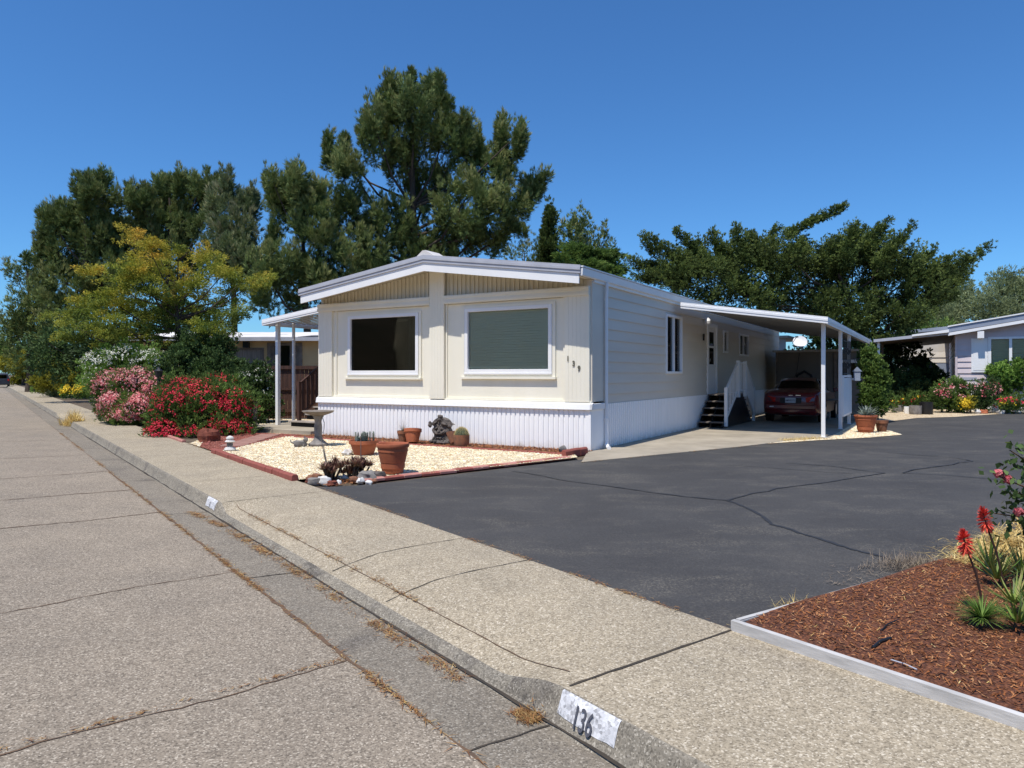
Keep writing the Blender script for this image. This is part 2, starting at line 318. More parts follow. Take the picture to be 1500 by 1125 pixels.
def foliage(blobs, sub_r, sub_asp, cover, tuft_n, leaf, ldir=.6, dk=.10, holes=0, seed=0, sub_dir=None, flat=False, spread=.35, rough_out=1.05):
    """blobs: (centre, (rx, ry, rz)).  Each blob's volume is filled with sub-lobes, each sub-lobe's skin with tufts of leaves."""
    Vs, Ts = [], []
    for c, r in blobs:
        c = np.array(c); r = np.array(r); rr = (r[0] * r[1] * r[2]) ** (1 / 3)
        k = max(3, int(cover * (rr / sub_r) ** 2))
        q = rdir(k); q *= RNG.uniform(.35, rough_out, (k, 1)) ** .6
        sc_ = c + q * r
        out = unit(q * r + 1e-6)
        ax = unit(out * (1 - ldir) + (sub_dir if sub_dir is not None else UP) * ldir + rdir(k) * .25)
        sr = sub_r * RNG.uniform(.6, 1.25, k)
        dist_ = np.linalg.norm(q, axis=1); asp = np.where(dist_ > .72, sub_asp, 1 + (sub_asp - 1) * .4); shade = np.clip((dist_ - .45) / .5, -.8, 1) * dk + np.clip(out[:, 2], -1, 1) * .07  # inner lobes darker, upper ones lighter: shade painted into the tint
        for j in range(k):
            if holes and math.sin(sc_[j, 0] * 2.1 + 1) * math.sin(sc_[j, 2] * 2.4 + sc_[j, 1] * .9) * math.cos(sc_[j, 1] * 1.3 + sc_[j, 0] * .8) > holes: continue
            m = int(tuft_n * RNG.uniform(.7, 1.3))
            p = rdir(m) * (RNG.uniform(.25, 1.0, (m, 1)) ** .5) * sr[j]
            if flat: p[:, 2] *= .35
            along = p @ ax[j]; p = p + np.outer(along * (asp[j] - 1), ax[j]); p *= (1 - .35 * np.clip(along / sr[j], 0, 1))[:, None] ** .5
            n = len(p); kk = leaf['n']
            td = unit(unit(p) * .55 + ax[j] * .6 + rdir(n) * .2)
            b = np.repeat(sc_[j] + p, kk, 0); d = unit(np.repeat(td, kk, 0) + rdir(n * kk) * leaf['spr'])
            ln = leaf['l'] * RNG.uniform(.6, 1.2, n * kk); wd = leaf['w'] * RNG.uniform(.7, 1.3, n * kk)
            b = b + rdir(n * kk) * leaf.get('jit', .03)
            Vs.append(diamonds(b, d, ln, wd))
            hh = np.repeat(along / (sr[j] + 1e-6), kk)
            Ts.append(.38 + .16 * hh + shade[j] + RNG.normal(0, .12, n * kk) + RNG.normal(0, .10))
    return np.concatenate(Vs), np.concatenate(Ts)
def PB(px, py, Y, rx, ry, rd=None):
    k = Y / F; rd = rd if rd is not None else (rx + ry) / 2
    return (P(px, py, Y), (rx * k, rd * k, ry * k))
def limbs(mb, base, top, blobs, r0, n=None):
    """tapered trunk with a limb curving out to each chosen blob"""
    base, top = Vector(base), Vector(top); k = 9; pts = []
    for i in range(k):
        t = i / (k - 1); pts.append(base.lerp(top, t) + Vector((random.uniform(-.12, .12), random.uniform(-.12, .12), 0)) * (r0 * 3) * t)
    mb.tube(pts, [r0 * (1 - .8 * i / (k - 1)) * (1.35 if i == 0 else 1) for i in range(k)], 10)
    for c, r in (blobs if n is None else blobs[:n]):
        c = Vector(c); t = min(.92, max(.15, (c.z - base.z) / max(.1, top.z - base.z) * .75)); a = base.lerp(top, t)
        mid = a.lerp(c, .5) + Vector((0, 0, -.08 * (c - a).length)); e = c + Vector((0, 0, r[2] * .5)); rr = r0 * (1 - .75 * t) * .5
        mb.tube([a, a.lerp(mid, .5) , mid, mid.lerp(e, .55) + Vector((0, 0, .0)), e], [rr, rr * .85, rr * .65, rr * .45, rr * .15], 6)
def tree(name, label, cat, base, top, blobs, r0, lm, fol, group=None, extra=None, fine=None):
    b = Vector(base); t = thing(name, label, cat, b, group=group)
    bl = [((Vector(c) - b), r) for c, r in blobs]
    mb = MB(); limbs(mb, (0, 0, 0), Vector(top) - b, bl, r0); mb.build('trunk', 'bark', t, smooth=True)
    V, T = foliage(bl, **fol)
    if fine: V2, T2 = foliage([((Vector(c) - b), r) for c, r in fine[0]], **fine[1]); V = np.concatenate([V, V2]); T = np.r_[T, T2]
    if extra is not None: T = extra(V, T, b)
    quads('crown', V, LM[lm], t, T); return t
def bush(name, label, cat, base, blobs, lm, fol, group=None, flowers=None, stems=5):
    b = Vector(base); t = thing(name, label, cat, b, group=group); bl = [((Vector(c) - b), r) for c, r in blobs]
    mb = MB()
    for i in range(stems):
        c, r = bl[i % len(bl)]; a = Vector((random.uniform(-.15, .15), random.uniform(-.15, .15), 0))
        mb.tube([a, a.lerp(Vector(c), .5) + Vector((random.uniform(-.1, .1),) * 3), Vector(c)], [.025, .018, .008], 5)
    mb.build('stems', 'bark', t)
    V, T = foliage(bl, **fol); V = V[V[:, :, 2].min(1) > .0]; T = T[:len(V)]
    quads('leaves', V, LM[lm], t, T)
    for fname, flm, n, size, zmin in (flowers or []):
        W = []; TT = []
        for k in range(n):
            c, r = bl[random.randrange(len(bl))]
            q = rdir(1)[0]
            if q[2] < -.2: q[2] *= -1
            if q[1] > .3: q[1] *= -1
            p = np.array(c) + q * np.array(r) * RNG.uniform(.9, 1.12)
            if p[2] < zmin: continue
            m = 5; cc = p + RNG.normal(size=(m, 3)) * size * .6
            nrm = unit(unit(q) + rdir(m) * .5); 
            for j in range(m):
                a1 = unit(np.cross(nrm[j], rdir(1)[0])); a2 = np.cross(nrm[j], a1); s_ = size * RNG.uniform(.5, 1)
                W.append([cc[j] + a1 * s_ * .6, cc[j] + a2 * s_ * .6 + nrm[j] * s_ * .15, cc[j] - a1 * s_ * .6, cc[j] - a2 * s_ * .6 + nrm[j] * s_ * .15]); TT.append(RNG.uniform(0, 1))
        if W: tag(quads(fname, np.array(W), LM[flm], t, np.array(TT)), kind='stuff')
    return t
def ribbon(name, pts, w, mat, z, jit=.0, sub=6, parent=None, kind=None):
    P_ = []
    for i in range(len(pts) - 1):
        a, b = Vector(pts[i]), Vector(pts[i + 1])
        for k in range(sub): P_.append(a.lerp(b, k / sub))
    P_.append(Vector(pts[-1])); mb = MB(); vs = []
    for i, p in enumerate(P_):
        d = (P_[min(i + 1, len(P_) - 1)] - P_[max(0, i - 1)]); n = Vector((-d.y, d.x, 0)).normalized()
        off = random.uniform(-jit, jit); ww = w * random.uniform(.55, 1.3) / 2 if jit else w / 2
        zz = z(p) if callable(z) else z
        vs += [(p.x + n.x * (off - ww), p.y + n.y * (off - ww), zz), (p.x + n.x * (off + ww), p.y + n.y * (off + ww), zz)]
    mb.add(vs, [(2 * i, 2 * i + 1, 2 * i + 3, 2 * i + 2) for i in range(len(P_) - 1)])
    o = mb.build(name, mat, parent)
    if kind: o['kind'] = kind
    return o
def text(name, s, size, mat, parent, loc, rot, ext=.004, sx=1, bold=.0):
    cu = bpy.data.curves.new(name, 'FONT'); cu.body = s; cu.size = size; cu.extrude = ext; cu.offset = bold; cu.align_x = 'CENTER'; cu.align_y = 'CENTER'
    tmp = bpy.data.objects.new(name, cu); COL.objects.link(tmp); dg = bpy.context.evaluated_depsgraph_get()
    me = bpy.data.meshes.new_from_object(tmp.evaluated_get(dg)); bpy.data.objects.remove(tmp); me.materials.clear(); me.materials.append(M[mat])
    o = bpy.data.objects.new(name, me); link(o, parent); o.location = loc; o.rotation_euler = rot; o.scale = (sx, 1, 1); return o
def rock(mb, c, r, seed=0, n=10, flat=.7):
    rr = random.Random(seed); c = Vector(c); st = 7; vs = []
    ph = [rr.uniform(0, 6) for _ in range(6)]
    for i in range(st + 1):
        th = PI * i / st
        for k in range(n):
            a = 2 * PI * k / n
            w = 1 + .18 * math.sin(2 * a + ph[0]) + .12 * math.sin(3 * a + ph[1] + th * 2) + .10 * math.sin(5 * th + ph[2]) + rr.uniform(-.09, .09)
            vs.append(c + Vector((r[0] * math.sin(th) * math.cos(a) * w, r[1] * math.sin(th) * math.sin(a) * w, r[2] * math.cos(th) * (w if 0 < i < st else 1))))
    mb.add(vs, [(i * n + k, i * n + (k + 1) % n, (i + 1) * n + (k + 1) % n, (i + 1) * n + k) for i in range(st) for k in range(n)])
def inpoly(p, poly):
    x, y = p[:, 0], p[:, 1]; c = np.zeros(len(p), bool); n = len(poly)
    for i in range(n):
        x1, y1 = poly[i][0], poly[i][1]; x2, y2 = poly[(i + 1) % n][0], poly[(i + 1) % n][1]
        hit = ((y1 > y) != (y2 > y)) & (x < (x2 - x1) * (y - y1) / (y2 - y1 + 1e-12) + x1); c ^= hit
    return c
def scatter(poly, n):
    a = np.array([[p[0], p[1]] for p in poly]); lo, hi = a.min(0), a.max(0); out = []
    while sum(map(len, out)) < n:
        q = RNG.uniform(lo, hi, (n, 2)); out.append(q[inpoly(q, poly)])
    return np.concatenate(out)[:n]
def chips(name, poly, n, ln, wd, z, lm, parent=None, tilt=.3, h=.01, kind='stuff'):
    q = scatter(poly, n); base = np.c_[q, z + RNG.uniform(0, h, n)]; a = RNG.uniform(0, 2 * PI, n)
    d = unit(np.c_[np.cos(a), np.sin(a), RNG.normal(0, tilt, n)]); L_ = ln * RNG.uniform(.4, 1.3, n); W_ = wd * RNG.uniform(.5, 1.4, n)
    s_ = unit(np.c_[-np.sin(a), np.cos(a), RNG.normal(0, tilt, n)]) * W_[:, None] / 2
    V = np.stack([base - s_, base + d * L_[:, None] - s_ * .8, base + d * L_[:, None] + s_, base + s_ * .9], 1)
    lift = np.maximum(0, (z + .001) - V[:, :, 2].min(1)); V[:, :, 2] += lift[:, None]
    o = quads(name, V, LM[lm], parent, RNG.uniform(0, 1, n)); 
    if kind: o['kind'] = kind
    return o
def pebbles(name, poly, n, size, z, lm, seed=1):
    """small eight-faced stones scattered over a bed"""
    q = scatter(poly, n); c = np.c_[q, np.full(n, z)]; r = size * RNG.uniform(.5, 1.3, (n, 3)) * np.array([1, 1, .7]); a = RNG.uniform(0, 2 * PI, n)
    X = np.c_[np.cos(a), np.sin(a), 0 * a] * r[:, :1]; Y_ = np.c_[-np.sin(a), np.cos(a), 0 * a] * r[:, 1:2]; Z = np.c_[0 * a, 0 * a, r[:, 2]]
    T = c + Z; tris = []
    ring = [c + X + Z * .2, c + Y_ + Z * .3, c - X * .9 + Z * .2, c - Y_ * 1.1 + Z * .1]
    for i in range(4): tris.append(np.stack([T + (ring[i] - T) * .25, ring[i], ring[(i + 1) % 4], T + (ring[(i + 1) % 4] - T) * .25], 1))
    tris.append(np.stack([T + (ring[i] - T) * .25 for i in range(4)], 1))
    V = np.stack(tris, 1).reshape(-1, 4, 3); t = np.repeat(RNG.uniform(0, 1, n), 5)
    o = quads(name, V, LM[lm], None, t); return o
def blades(base_pts, dirs, ln, wd, droop=.3, seg=3):
    """curved grass / leaf blades, as strips of quads"""
    n = len(base_pts); side = unit(np.cross(dirs, UP) + 1e-4) * (wd[:, None] / 2); out = []
    prev_c = base_pts; prev_w = side; d = dirs.copy()
    for i in range(seg):
        d = unit(d + np.array([0, 0, -droop / seg])); c = prev_c + d * (ln[:, None] / seg); w = side * (1 - (i + 1) / seg) + side * .08
        out.append(np.stack([prev_c - prev_w, prev_c + prev_w, c + w, c - w], 1)); prev_c, prev_w = c, w
    return np.concatenate(out), np.tile(np.arange(n), seg)
# ================================================================== SETTING
def struct(o): o['kind'] = 'structure'; return o
def sheet(name, poly, z, mat):
    mb = MB(); mb.add([(p[0], p[1], z) for p in poly], [tuple(range(len(poly)))]); o = mb.build(name, mat)
    if o.data.polygons[0].normal.z < 0: o.data.flip_normals()
    return struct(o)
sheet('terrain', [(-900, -900), (900, -900), (900, 1500), (-900, 1500)], -.22, 'dirt')
sheet('ground', [S(-30, 3.2), S(400, 3.2), S(400, 200), S(-30, 120)], -.03, 'dirt')
mb = MB(); nh = 60; vs = []
for i in range(nh + 1):
    a = math.radians(150 + 190 * i / nh); h = 16 + 3 * math.sin(i * .35) + 2.5 * math.sin(i * .9 + 1) + 1.2 * math.sin(i * 2.3)
    for r, z in ((62, -.3), (72, h * .55), (88, h), (140, h * 1.3)): vs.append((r * math.cos(a), r * math.sin(a), z))
mb.add(vs, [(i * 4 + k, i * 4 + k + 1, (i + 1) * 4 + k + 1, (i + 1) * 4 + k) for i in range(nh) for k in range(3)])
M['hill'] = pm('oak_and_dry_grass_hill', (.16, .12, .07), (.03, .04, .018), .09, 1, 1, .3, detail=8); struct(mb.build('hills', 'hill', smooth=True))
# street with a slight crown
mb = MB(); st = [-12, 0, 2, 4, 6, 8, 10, 14, 20, 30, 50, 90, 160, 400]; ws = [1.72, 1.2, 0, -2.5, -6, -9.5]; zs = [-.132, -.125, -.10, -.05, -.03, -.12]
mb.add([S(s, w, z) for s in st for w, z in zip(ws, zs)], [(i * 6 + k, i * 6 + k + 1, (i + 1) * 6 + k + 1, (i + 1) * 6 + k) for i in range(len(st) - 1) for k in range(5)])
struct(mb.build('street', 'street'))
# gutter, kerb and sidewalk swept along the street, the kerb dropping at the drive
def drop(s):
    def ss(a, b, x): t = min(1, max(0, (x - a) / (b - a))); return t * t * (3 - 2 * t)
    d = ss(2.68, 3.25, s) * (1 - ss(8.75, 9.05, s)); d2 = ss(28.5, 29.2, s) * (1 - ss(33, 33.7, s)); return max(d, d2)
def prof(s):
    t = drop(s); lp = lambda a, b: a + (b - a) * t
    j = .004 * math.sin(s * 7.3) + .003 * math.sin(s * 17.1)
    return [(1.72, -.136), (1.95, -.145), (2.20 + j, -.158), (2.235 + j, lp(-.135, -.145)), (lp(2.268, 2.245) + j, lp(-.035, -.128)), (lp(2.283, 2.27), lp(-.010, -.118)), (lp(2.30, 2.30), lp(0, -.108)), (2.44, lp(.001, -.072)), (2.46, lp(.001, -.066)), (2.75, lp(0, -.012)), (3.1, 0), (3.645, 0)]
ss_ = sorted(set([-8, -4, 0] + [round(.5 + .1 * i, 2) for i in range(0, 100)] + [11, 12, 14, 16, 20, 24, 28] + [28.5 + .2 * i for i in range(27)] + [36, 45, 60, 90, 150, 400]))
rows = [prof(s) for s in ss_]
for nm, a, b, mt in (('gutter', 0, 2, 'gutter'), ('kerb', 2, 6, 'kerb'), ('sidewalk', 6, 11, 'walk')):
    mb = MB(); n = b - a + 1
    mb.add([S(s, r[k][0], r[k][1]) for s, r in zip(ss_, rows) for k in range(a, b + 1)], [(i * n + k, i * n + k + 1, (i + 1) * n + k + 1, (i + 1) * n + k) for i in range(len(ss_) - 1) for k in range(n - 1)])
    o = mb.build(nm, mt, smooth=True); struct(o)
def zwalk(s, w):
    r = prof(s)
    for (w0, z0), (w1, z1) in zip(r, r[1:]):
        if w0 <= w <= w1: return z0 + (z1 - z0) * (w - w0) / (w1 - w0 + 1e-9)
    return r[-1][1] if w > 3 else -.13
def swof(p): return (p[0] * SD.x + p[1] * SD.y, p[0] * SN.x + p[1] * SN.y)
def zat(p):
    s, w = swof(p)
    if w < 1.72: return float(np.interp(-w, [-1.72, -1.2, 0, 2.5, 6], [-.132, -.125, -.10, -.05, -.03]))
    return zwalk(s, w) if w < 3.645 else 0
# black sealed drive
DR_L = [S(9.42, 3.65), L(-.9, -5.55), L(.45, -1.22), L(.5, 0), L(-1, 3)]
drive = [S(-8, 3.65), S(2.4, 3.65)] + [DR_L[0], DR_L[1], DR_L[2], DR_L[3], DR_L[4], L(2, 40), L(60, 40), Vector((60, -8, 0))]
sheet('drive', [Vector((p[0], p[1], 0)) for p in drive], -.004, 'blacktop')
# concrete slab under the carport
slab = [L(.0, -.15), L(.62, -1.75), L(2.36, 2.34), L(3.2, 4.8), L(3.75, 5.5), L(3.75, 22.3), L(0.0, 22.3)]
mb = MB(); mb.prism(slab, -.02, .012); struct(mb.build('slab_paving', 'concrete', bevel=.006))
# gravel beds
gv1 = [L(2.75, 3.4), L(3.6, 4.85), L(4.55, 6.2), L(5.22, 7.55), L(4.95, 8.6), L(4.6, 9.5), L(4.5, 12.9), L(3.76, 12.9), L(3.76, 5.45), L(3.2, 4.75)]
sheet('gravel_bed', gv1, .006, 'gravel')
gv2 = [L(3.76, 13.5), L(4.6, 13.0), L(5.4, 15.8), L(6.55, 17.2), L(9.0, 22.2), L(12.5, 27.5), L(6, 34), L(3.76, 30)]
sheet('gravel_bed', gv2, .004, 'gravel')
# front garden
G0 = S(17.0, 3.66); G1 = S(14.9, 3.66); G2 = S(10.22, 3.66); G3 = L(-1.15, -5.75); G4 = L(.33, -1.3); G5 = L(.1, -.75)
garden = [S(10.1, 3.66), L(-1.9, -5.5), L(-1.05, -5.3), L(.30, -1.25), L(.05, -.85), L(-7.55, -.85), L(-7.7, -1.0), S(14.75, 3.72)]
sheet('garden_gravel', garden, .02, 'gravel')
mulch_strip = [L(.05, -.84), L(.05, .02), L(-7.6, .02), L(-7.6, -.84)]
sheet('mulch_strip', mulch_strip, .016, 'mulch')
bed2 = [S(16.2, 3.68), S(16.2, 6.5), S(20.5, 9), S(40, 12), S(60, 9), S(60, 3.7)]
lava = [S(16.0, 3.66), S(14.7, 3.66), L(-7.55, -1.05), L(-7.75, -.35), L(-9.4, -.55), L(-9.9, -1.6)]
sheet('lava_path', lava, .014, 'lava')
strip = [S(17.0, 3.66), S(16.05, 3.66), L(-9.9, -1.55), L(-9.6, -.5), L(-12, 3.8), L(-16, 3.8), S(19.5, 5)]
sheet('garden_gravel', strip, .008, 'gravel')
side_g = [L(-7.6, -.3), L(-7.6, 12), L(-15, 8), L(-14.2, 3), L(-10, -.6)]
sheet('garden_gravel', side_g, .003, 'gravel')
# raised mulch bed with board edging
bedc = S(2.66, 3.70); B2 = Vector((3.08, 5.42, 0))
mb = MB()
def mulz(x, y):
    s, w = swof((x, y)); e = max(0, w - 3.72)
    return .030 + .05 * min(1, e / 1.2) + .012 * math.sin(x * 3.1 + y * 2) + .01 * math.sin(x * 7 - y * 5.3)
# polar-ish fill: bed as a fan grid between the front board line and far side
rowsM = []; K = 40
for i in range(K + 1):
    t = i / K; a = S(-3.5, 3.715).lerp(S(2.64, 3.715), t)
    b_ = Vector((9, -1, 0)).lerp(Vector((7.2, 8.08, 0)), t) if t < .999 else Vector((7.2, 8.08, 0))
    rr = []
    for j in range(K + 1):
        u_ = (j / K) ** 1.6; p = a.lerp(b_, u_); rr.append((p.x, p.y, mulz(p.x, p.y) if j else .026))
    rowsM.append(rr)
mb.add([p for r in rowsM for p in r], [(i * (K + 1) + j, i * (K + 1) + j + 1, (i + 1) * (K + 1) + j + 1, (i + 1) * (K + 1) + j) for i in range(K) for j in range(K)])
struct(mb.build('mulch_bed', 'mulch', smooth=True))
MULP = [S(-1.5, 3.75), S(2.62, 3.75), Vector((4.6, 6.35, 0)), Vector((6.2, 5.6, 0)), Vector((5, .5, 0))]
def onbed(V):
    f = np.vectorize(mulz); z = f(V[:, 0, 0], V[:, 0, 1]); V[:, :, 2] += z[:, None]; return V
def chips_on(name, poly, n, ln, wd, lm, h=.015, tilt=.3):
    o = chips(name, poly, n, ln, wd, 0, lm, h=h, tilt=tilt); me = o.data
    co = np.zeros(len(me.vertices) * 3, np.float32); me.vertices.foreach_get('co', co); V = onbed(co.reshape(-1, 4, 3)); me.vertices.foreach_set('co', V.reshape(-1)); me.update()
    return tag(o, kind='stuff')
tag(chips_on('bark_chips', MULP, 38000, .028, .006, 'chips'), 'loose reddish brown bark mulch covering the raised corner bed', 'mulch')
tag(chips_on('bark_litter', MULP, 700, .035, .004, 'straw', .012), 'pale splinters and twigs scattered over the bark mulch', 'litter')
# boards: a thing each
def board(label, a, b, z0, z1, t=.038, slots=False):
    a = Vector(a); b = Vector(b); d = (b - a).normalized(); o = thing('edging_board', label, 'garden edging', a, math.atan2(d.y, d.x)); mb = MB(); Ln = (b - a).length; N = 14
    for i in range(N):
        x0, x1 = Ln * i / N, Ln * (i + 1) / N - (0 if i < N - 1 else 0)
        mb.box(x0, x1, 0, t, z0, z1 + .0)
    mb = MB(); mb.box(0, Ln, 0, t, z0, z1); mb.box(0, Ln, -.003, 0, z0 + .03, z1 - .025); mb.box(0, Ln, -.003, 0, z1 - .019, z1 - .008)
    mb.build('plank', 'board', o, bevel=.003)
    if slots:
        sc2 = MB(); sc2.box(.0, .012, -.006, .0, z0 + .03, z1 - .02); sc2.build('screw_plate', 'black', o)
    return o
board('long whitewashed board edging the bark mulch bed along the sidewalk', S(-3.5, 3.66), S(2.66, 3.66), -.02, .062)
board('whitewashed board edging the bark mulch bed along the black drive', S(2.655, 3.705), B2 + Vector((.02, .02, 0)), -.01, .048, .03)
# ---- cracks, joints, sealer
for i, pts in enumerate([
    [G(1065, 733), G(1090, 742), G(1110, 752), G(1130, 768), G(1170, 780), G(1225, 797), G(1280, 812), G(1322, 823)],
    [G(1065, 733), G(1105, 722), G(1135, 716), G(1200, 708), G(1262, 698), G(1296, 693)],
    [G(750, 690), G(850, 707), G(960, 722), G(1065, 733)],
    [G(1150, 678), G(1220, 683), G(1296, 693)],
    [G(1322, 693), G(1360, 685), G(1425, 676), G(1400, 671), G(1300, 663)],
    [G(1322, 693), G(1400, 697), G(1490, 704)],
    [G(1050, 680), G(1150, 687), G(1250, 694)]]):
    q_ = []
    for a, b in zip(pts, pts[1:]):
        d = b - a; nn = Vector((-d.y, d.x, 0)).normalized(); m = max(2, int(d.length / .35))
        for k in range(m): t = k / m; ln_ = d.length; q_.append(a.lerp(b, t) + nn * (.035 * math.sin(a.x * 5 + t * ln_ * 4.1) + random.uniform(-.03, .03)) * (0 if k == 0 else 1))
    q_.append(pts[-1]); ribbon('pavement_crack', q_, (.046, .034, .03, .03, .034, .026, .02)[i], 'crack', .001 + .0015 * i, .006, 4, kind='structure')
def zs_street(p): return zat(p) + .004
def sw_line(a, b): return [S(*a), S(*b)]
# transverse cracks in the street
for s0, w_end, j in ((3.95, 1.70, .05), (6.26, 1.7, .06), (9.5, 1.7, .06), (11.6, 1.7, .07), (14.0, 1.7, .08), (17.2, 1.7, .08), (21.5, 1.7, .1), (26, 1.7, .1)):
    pts = [S(s0 - .0 + .05 * math.sin(k * 1.9 + s0) - .09 * k, w_end - .75 * k) for k in range(10)]
    ribbon('street_crack', pts, .011 if s0 < 9 else .024, 'weedy', zs_street, .014, 9, kind='structure')
ribbon('street_seam', [S(-3, 1.72), S(2, 1.722), S(7, 1.715), S(14, 1.72), S(60, 1.72)], .026, 'weedy', zs_street, .010, 40, kind='structure')
ribbon('kerb_seam', [S(-3, 2.21), S(5, 2.21), S(14, 2.21), S(60, 2.21)], .022, 'joint', lambda p: zat(p) + .006, .004, 40, kind='structure')
for s0 in (2.66, 4.67, 5.66, 9.0, 10.9, 12.9, 14.8, 16.8, 18.8, 20.8):
    ribbon('sidewalk_joint', [S(s0, w) for w in (2.33, 2.6, 2.9, 3.3, 3.64)], .010 if s0 != 2.66 else .018, 'joint', lambda p: zat(p) + .004, .003, 4, kind='structure')
for s0 in (1.0, -.7):
    ribbon('sidewalk_joint', [S(s0, w) for w in (2.33, 2.6, 3.0, 3.64)], .012, 'joint', lambda p: zat(p) + .004, .002, 4, kind='structure')
for s0 in (2.66, 6.0, 9.3, 12.6, 16):
    ribbon('gutter_joint', [S(s0, w) for w in (1.74, 1.95, 2.2)], .015, 'joint', lambda p: zat(p) + .004, .006, 4, kind='structure')
ribbon('kerb_back_seam', [S(2.8, 2.452), S(5, 2.455), S(8.9, 2.452)], .008, 'weedy', lambda p: zat(p) + .004, .003, 40, kind='structure')
# black skid streaks on the street
for a, b in ((S(7.3, -.1), S(7.9, -1.3)), (S(7.35, -.9), S(7.75, -2.3))):
    ribbon('tyre_scuff', [a, b], .03, 'crack', zs_street, .006, 6, kind='structure')
def litter(name, label, path, n, width, ln, wd, lm='debris', lift=.15, z0=None, along=None):
    """dry weeds and grass litter lying along a seam"""
    pts = [Vector(p) for p in path]; B_ = []
    t = RNG.uniform(0, 1, n); seg = [(pts[i], pts[i + 1]) for i in range(len(pts) - 1)]; ls = np.array([(b - a).length for a, b in seg]); cum = np.r_[0, np.cumsum(ls)] / ls.sum()
    dens = RNG.uniform(0, 1, 400)
    for x in t:
        if along is None and (dens[int(x * 399)] < .45 or math.sin(x * 23 + n) + .8 * math.sin(x * 57.3 + 2 * n) + .6 * math.sin(x * 9.1) < -.1) and RNG.uniform() < .9: continue
        i = min(len(seg) - 1, int(np.searchsorted(cum, x) - 1)) if x > 0 else 0
        a, b = seg[max(0, i)]; p = a.lerp(b, (x - cum[i]) / (cum[i + 1] - cum[i] + 1e-9)); d = (b - a).normalized(); o_ = RNG.normal(0, width)
        q = p + Vector((-d.y, d.x, 0)) * o_; B_.append((q.x, q.y, (zat(q) if z0 is None else z0) + .006 + abs(RNG.normal(0, .004))))
    B_ = np.array(B_); m = len(B_); a = RNG.uniform(0, 2 * PI, m); d0 = seg[0][1] - seg[0][0]; base_a = math.atan2(d0.y, d0.x); a = base_a + RNG.normal(0, .8, m) + PI * RNG.integers(0, 2, m)
    d = unit(np.c_[np.cos(a), np.sin(a), np.abs(RNG.normal(0, lift, m))])
    V, k = blades(B_, d, ln * RNG.uniform(.4, 1.3, m), wd * RNG.uniform(.6, 1.4, m), .2, 2); T = RNG.uniform(0, 1, m)[k]
    zmin = B_[k][:, 2] - .002; V[:, :, 2] = np.maximum(V[:, :, 2], zmin[:, None])
    o = quads(name, V, LM[lm], None, T); tag(o, label, 'weed litter', kind='stuff'); return o
litter('dry_weeds', 'rusty dry weeds growing in the seam between street and gutter', [S(-1.5, 1.72), S(9.5, 1.72)], 5200, .018, .05, .006)
litter('dry_weeds', 'sparse dry weeds in the far street and gutter seam', [S(9.5, 1.72), S(24, 1.72)], 2600, .02, .05, .010)
litter('pine_needle_litter', 'orange needle litter lying in the gutter beside the lowered kerb', [S(3.3, 2.13), S(5.4, 2.15), S(6.6, 2.16)], 2200, .032, .06, .005)
litter('pine_needle_litter', 'orange leaf litter heaped in the gutter below the far house number', [S(6.6, 2.15), S(8.2, 2.14), S(9.4, 2.02)], 2600, .035, .05, .008)
litter('dry_weeds', 'dry orange weeds along the seam behind the lowered kerb', [S(4.2, 2.46), S(5.4, 2.47), S(6.5, 2.46), S(8.4, 2.45)], 1500, .018, .04, .006)
litter('dry_weeds', 'thin weeds along the edge between sidewalk and black drive', [S(2.7, 3.64), S(6, 3.65), S(9.3, 3.65)], 1500, .02, .04, .006)
litter('dry_weeds', 'reddish weeds in the nearest long crack of the street', [S(3.95, 1.70), S(3.85, .2), S(3.75, -1.3), S(3.5, -3)], 1100, .012, .035, .006)
litter('grass_clump', 'heap of dry grass clippings against the end of the painted kerb', [S(2.72, 2.16), S(2.86, 2.17)], 620, .030, .045, .004, along=1, lift=.35, lm='debris')
litter('grass_clump', 'small tuft of dry grass at the board edging on the drive', [Vector((1.75, 4.62, 0)), Vector((1.98, 4.78, 0))], 120, .03, .09, .004, along=1, lift=.6, lm='straw')
litter('dry_weeds', 'pale dry litter spilling onto the drive past the board edging', [Vector((2.4, 5.2, 0)), Vector((3.0, 5.75, 0)), Vector((3.5, 5.9, 0))], 260, .09, .08, .004, along=1, lift=.2, lm='twig')
litter('dry_weeds', 'brownish weeds along the front edge of the concrete slab', [L(.62, -1.78), L(2.36, 2.30), L(2.9, 3.6)], 900, .03, .05, .008, lm='debris')
litter('grass_clump', 'dry yellow weeds at the foot of the front carport post', [L(2.9, 4.2), L(3.6, 5.35)], 700, .09, .10, .007, along=1, lift=.8, lm='straw')
litter('dry_weeds', 'pale dry grass on the kerb near the far driveway', [S(27, 2.35), S(28.3, 2.3)], 500, .12, .35, .02, along=1, lift=1.5, lm='straw')
litter('dry_weeds', 'pale dry weeds on the sidewalk edge beside the pink oleander', [S(27.5, 3.6), S(29, 4.0)], 500, .2, .3, .02, along=1, lift=1.2, lm='straw')
litter('dry_weeds', 'rust coloured weeds along the red edging by the lava path', [S(12.3, 3.64), S(17.0, 3.64)], 900, .03, .05, .010)
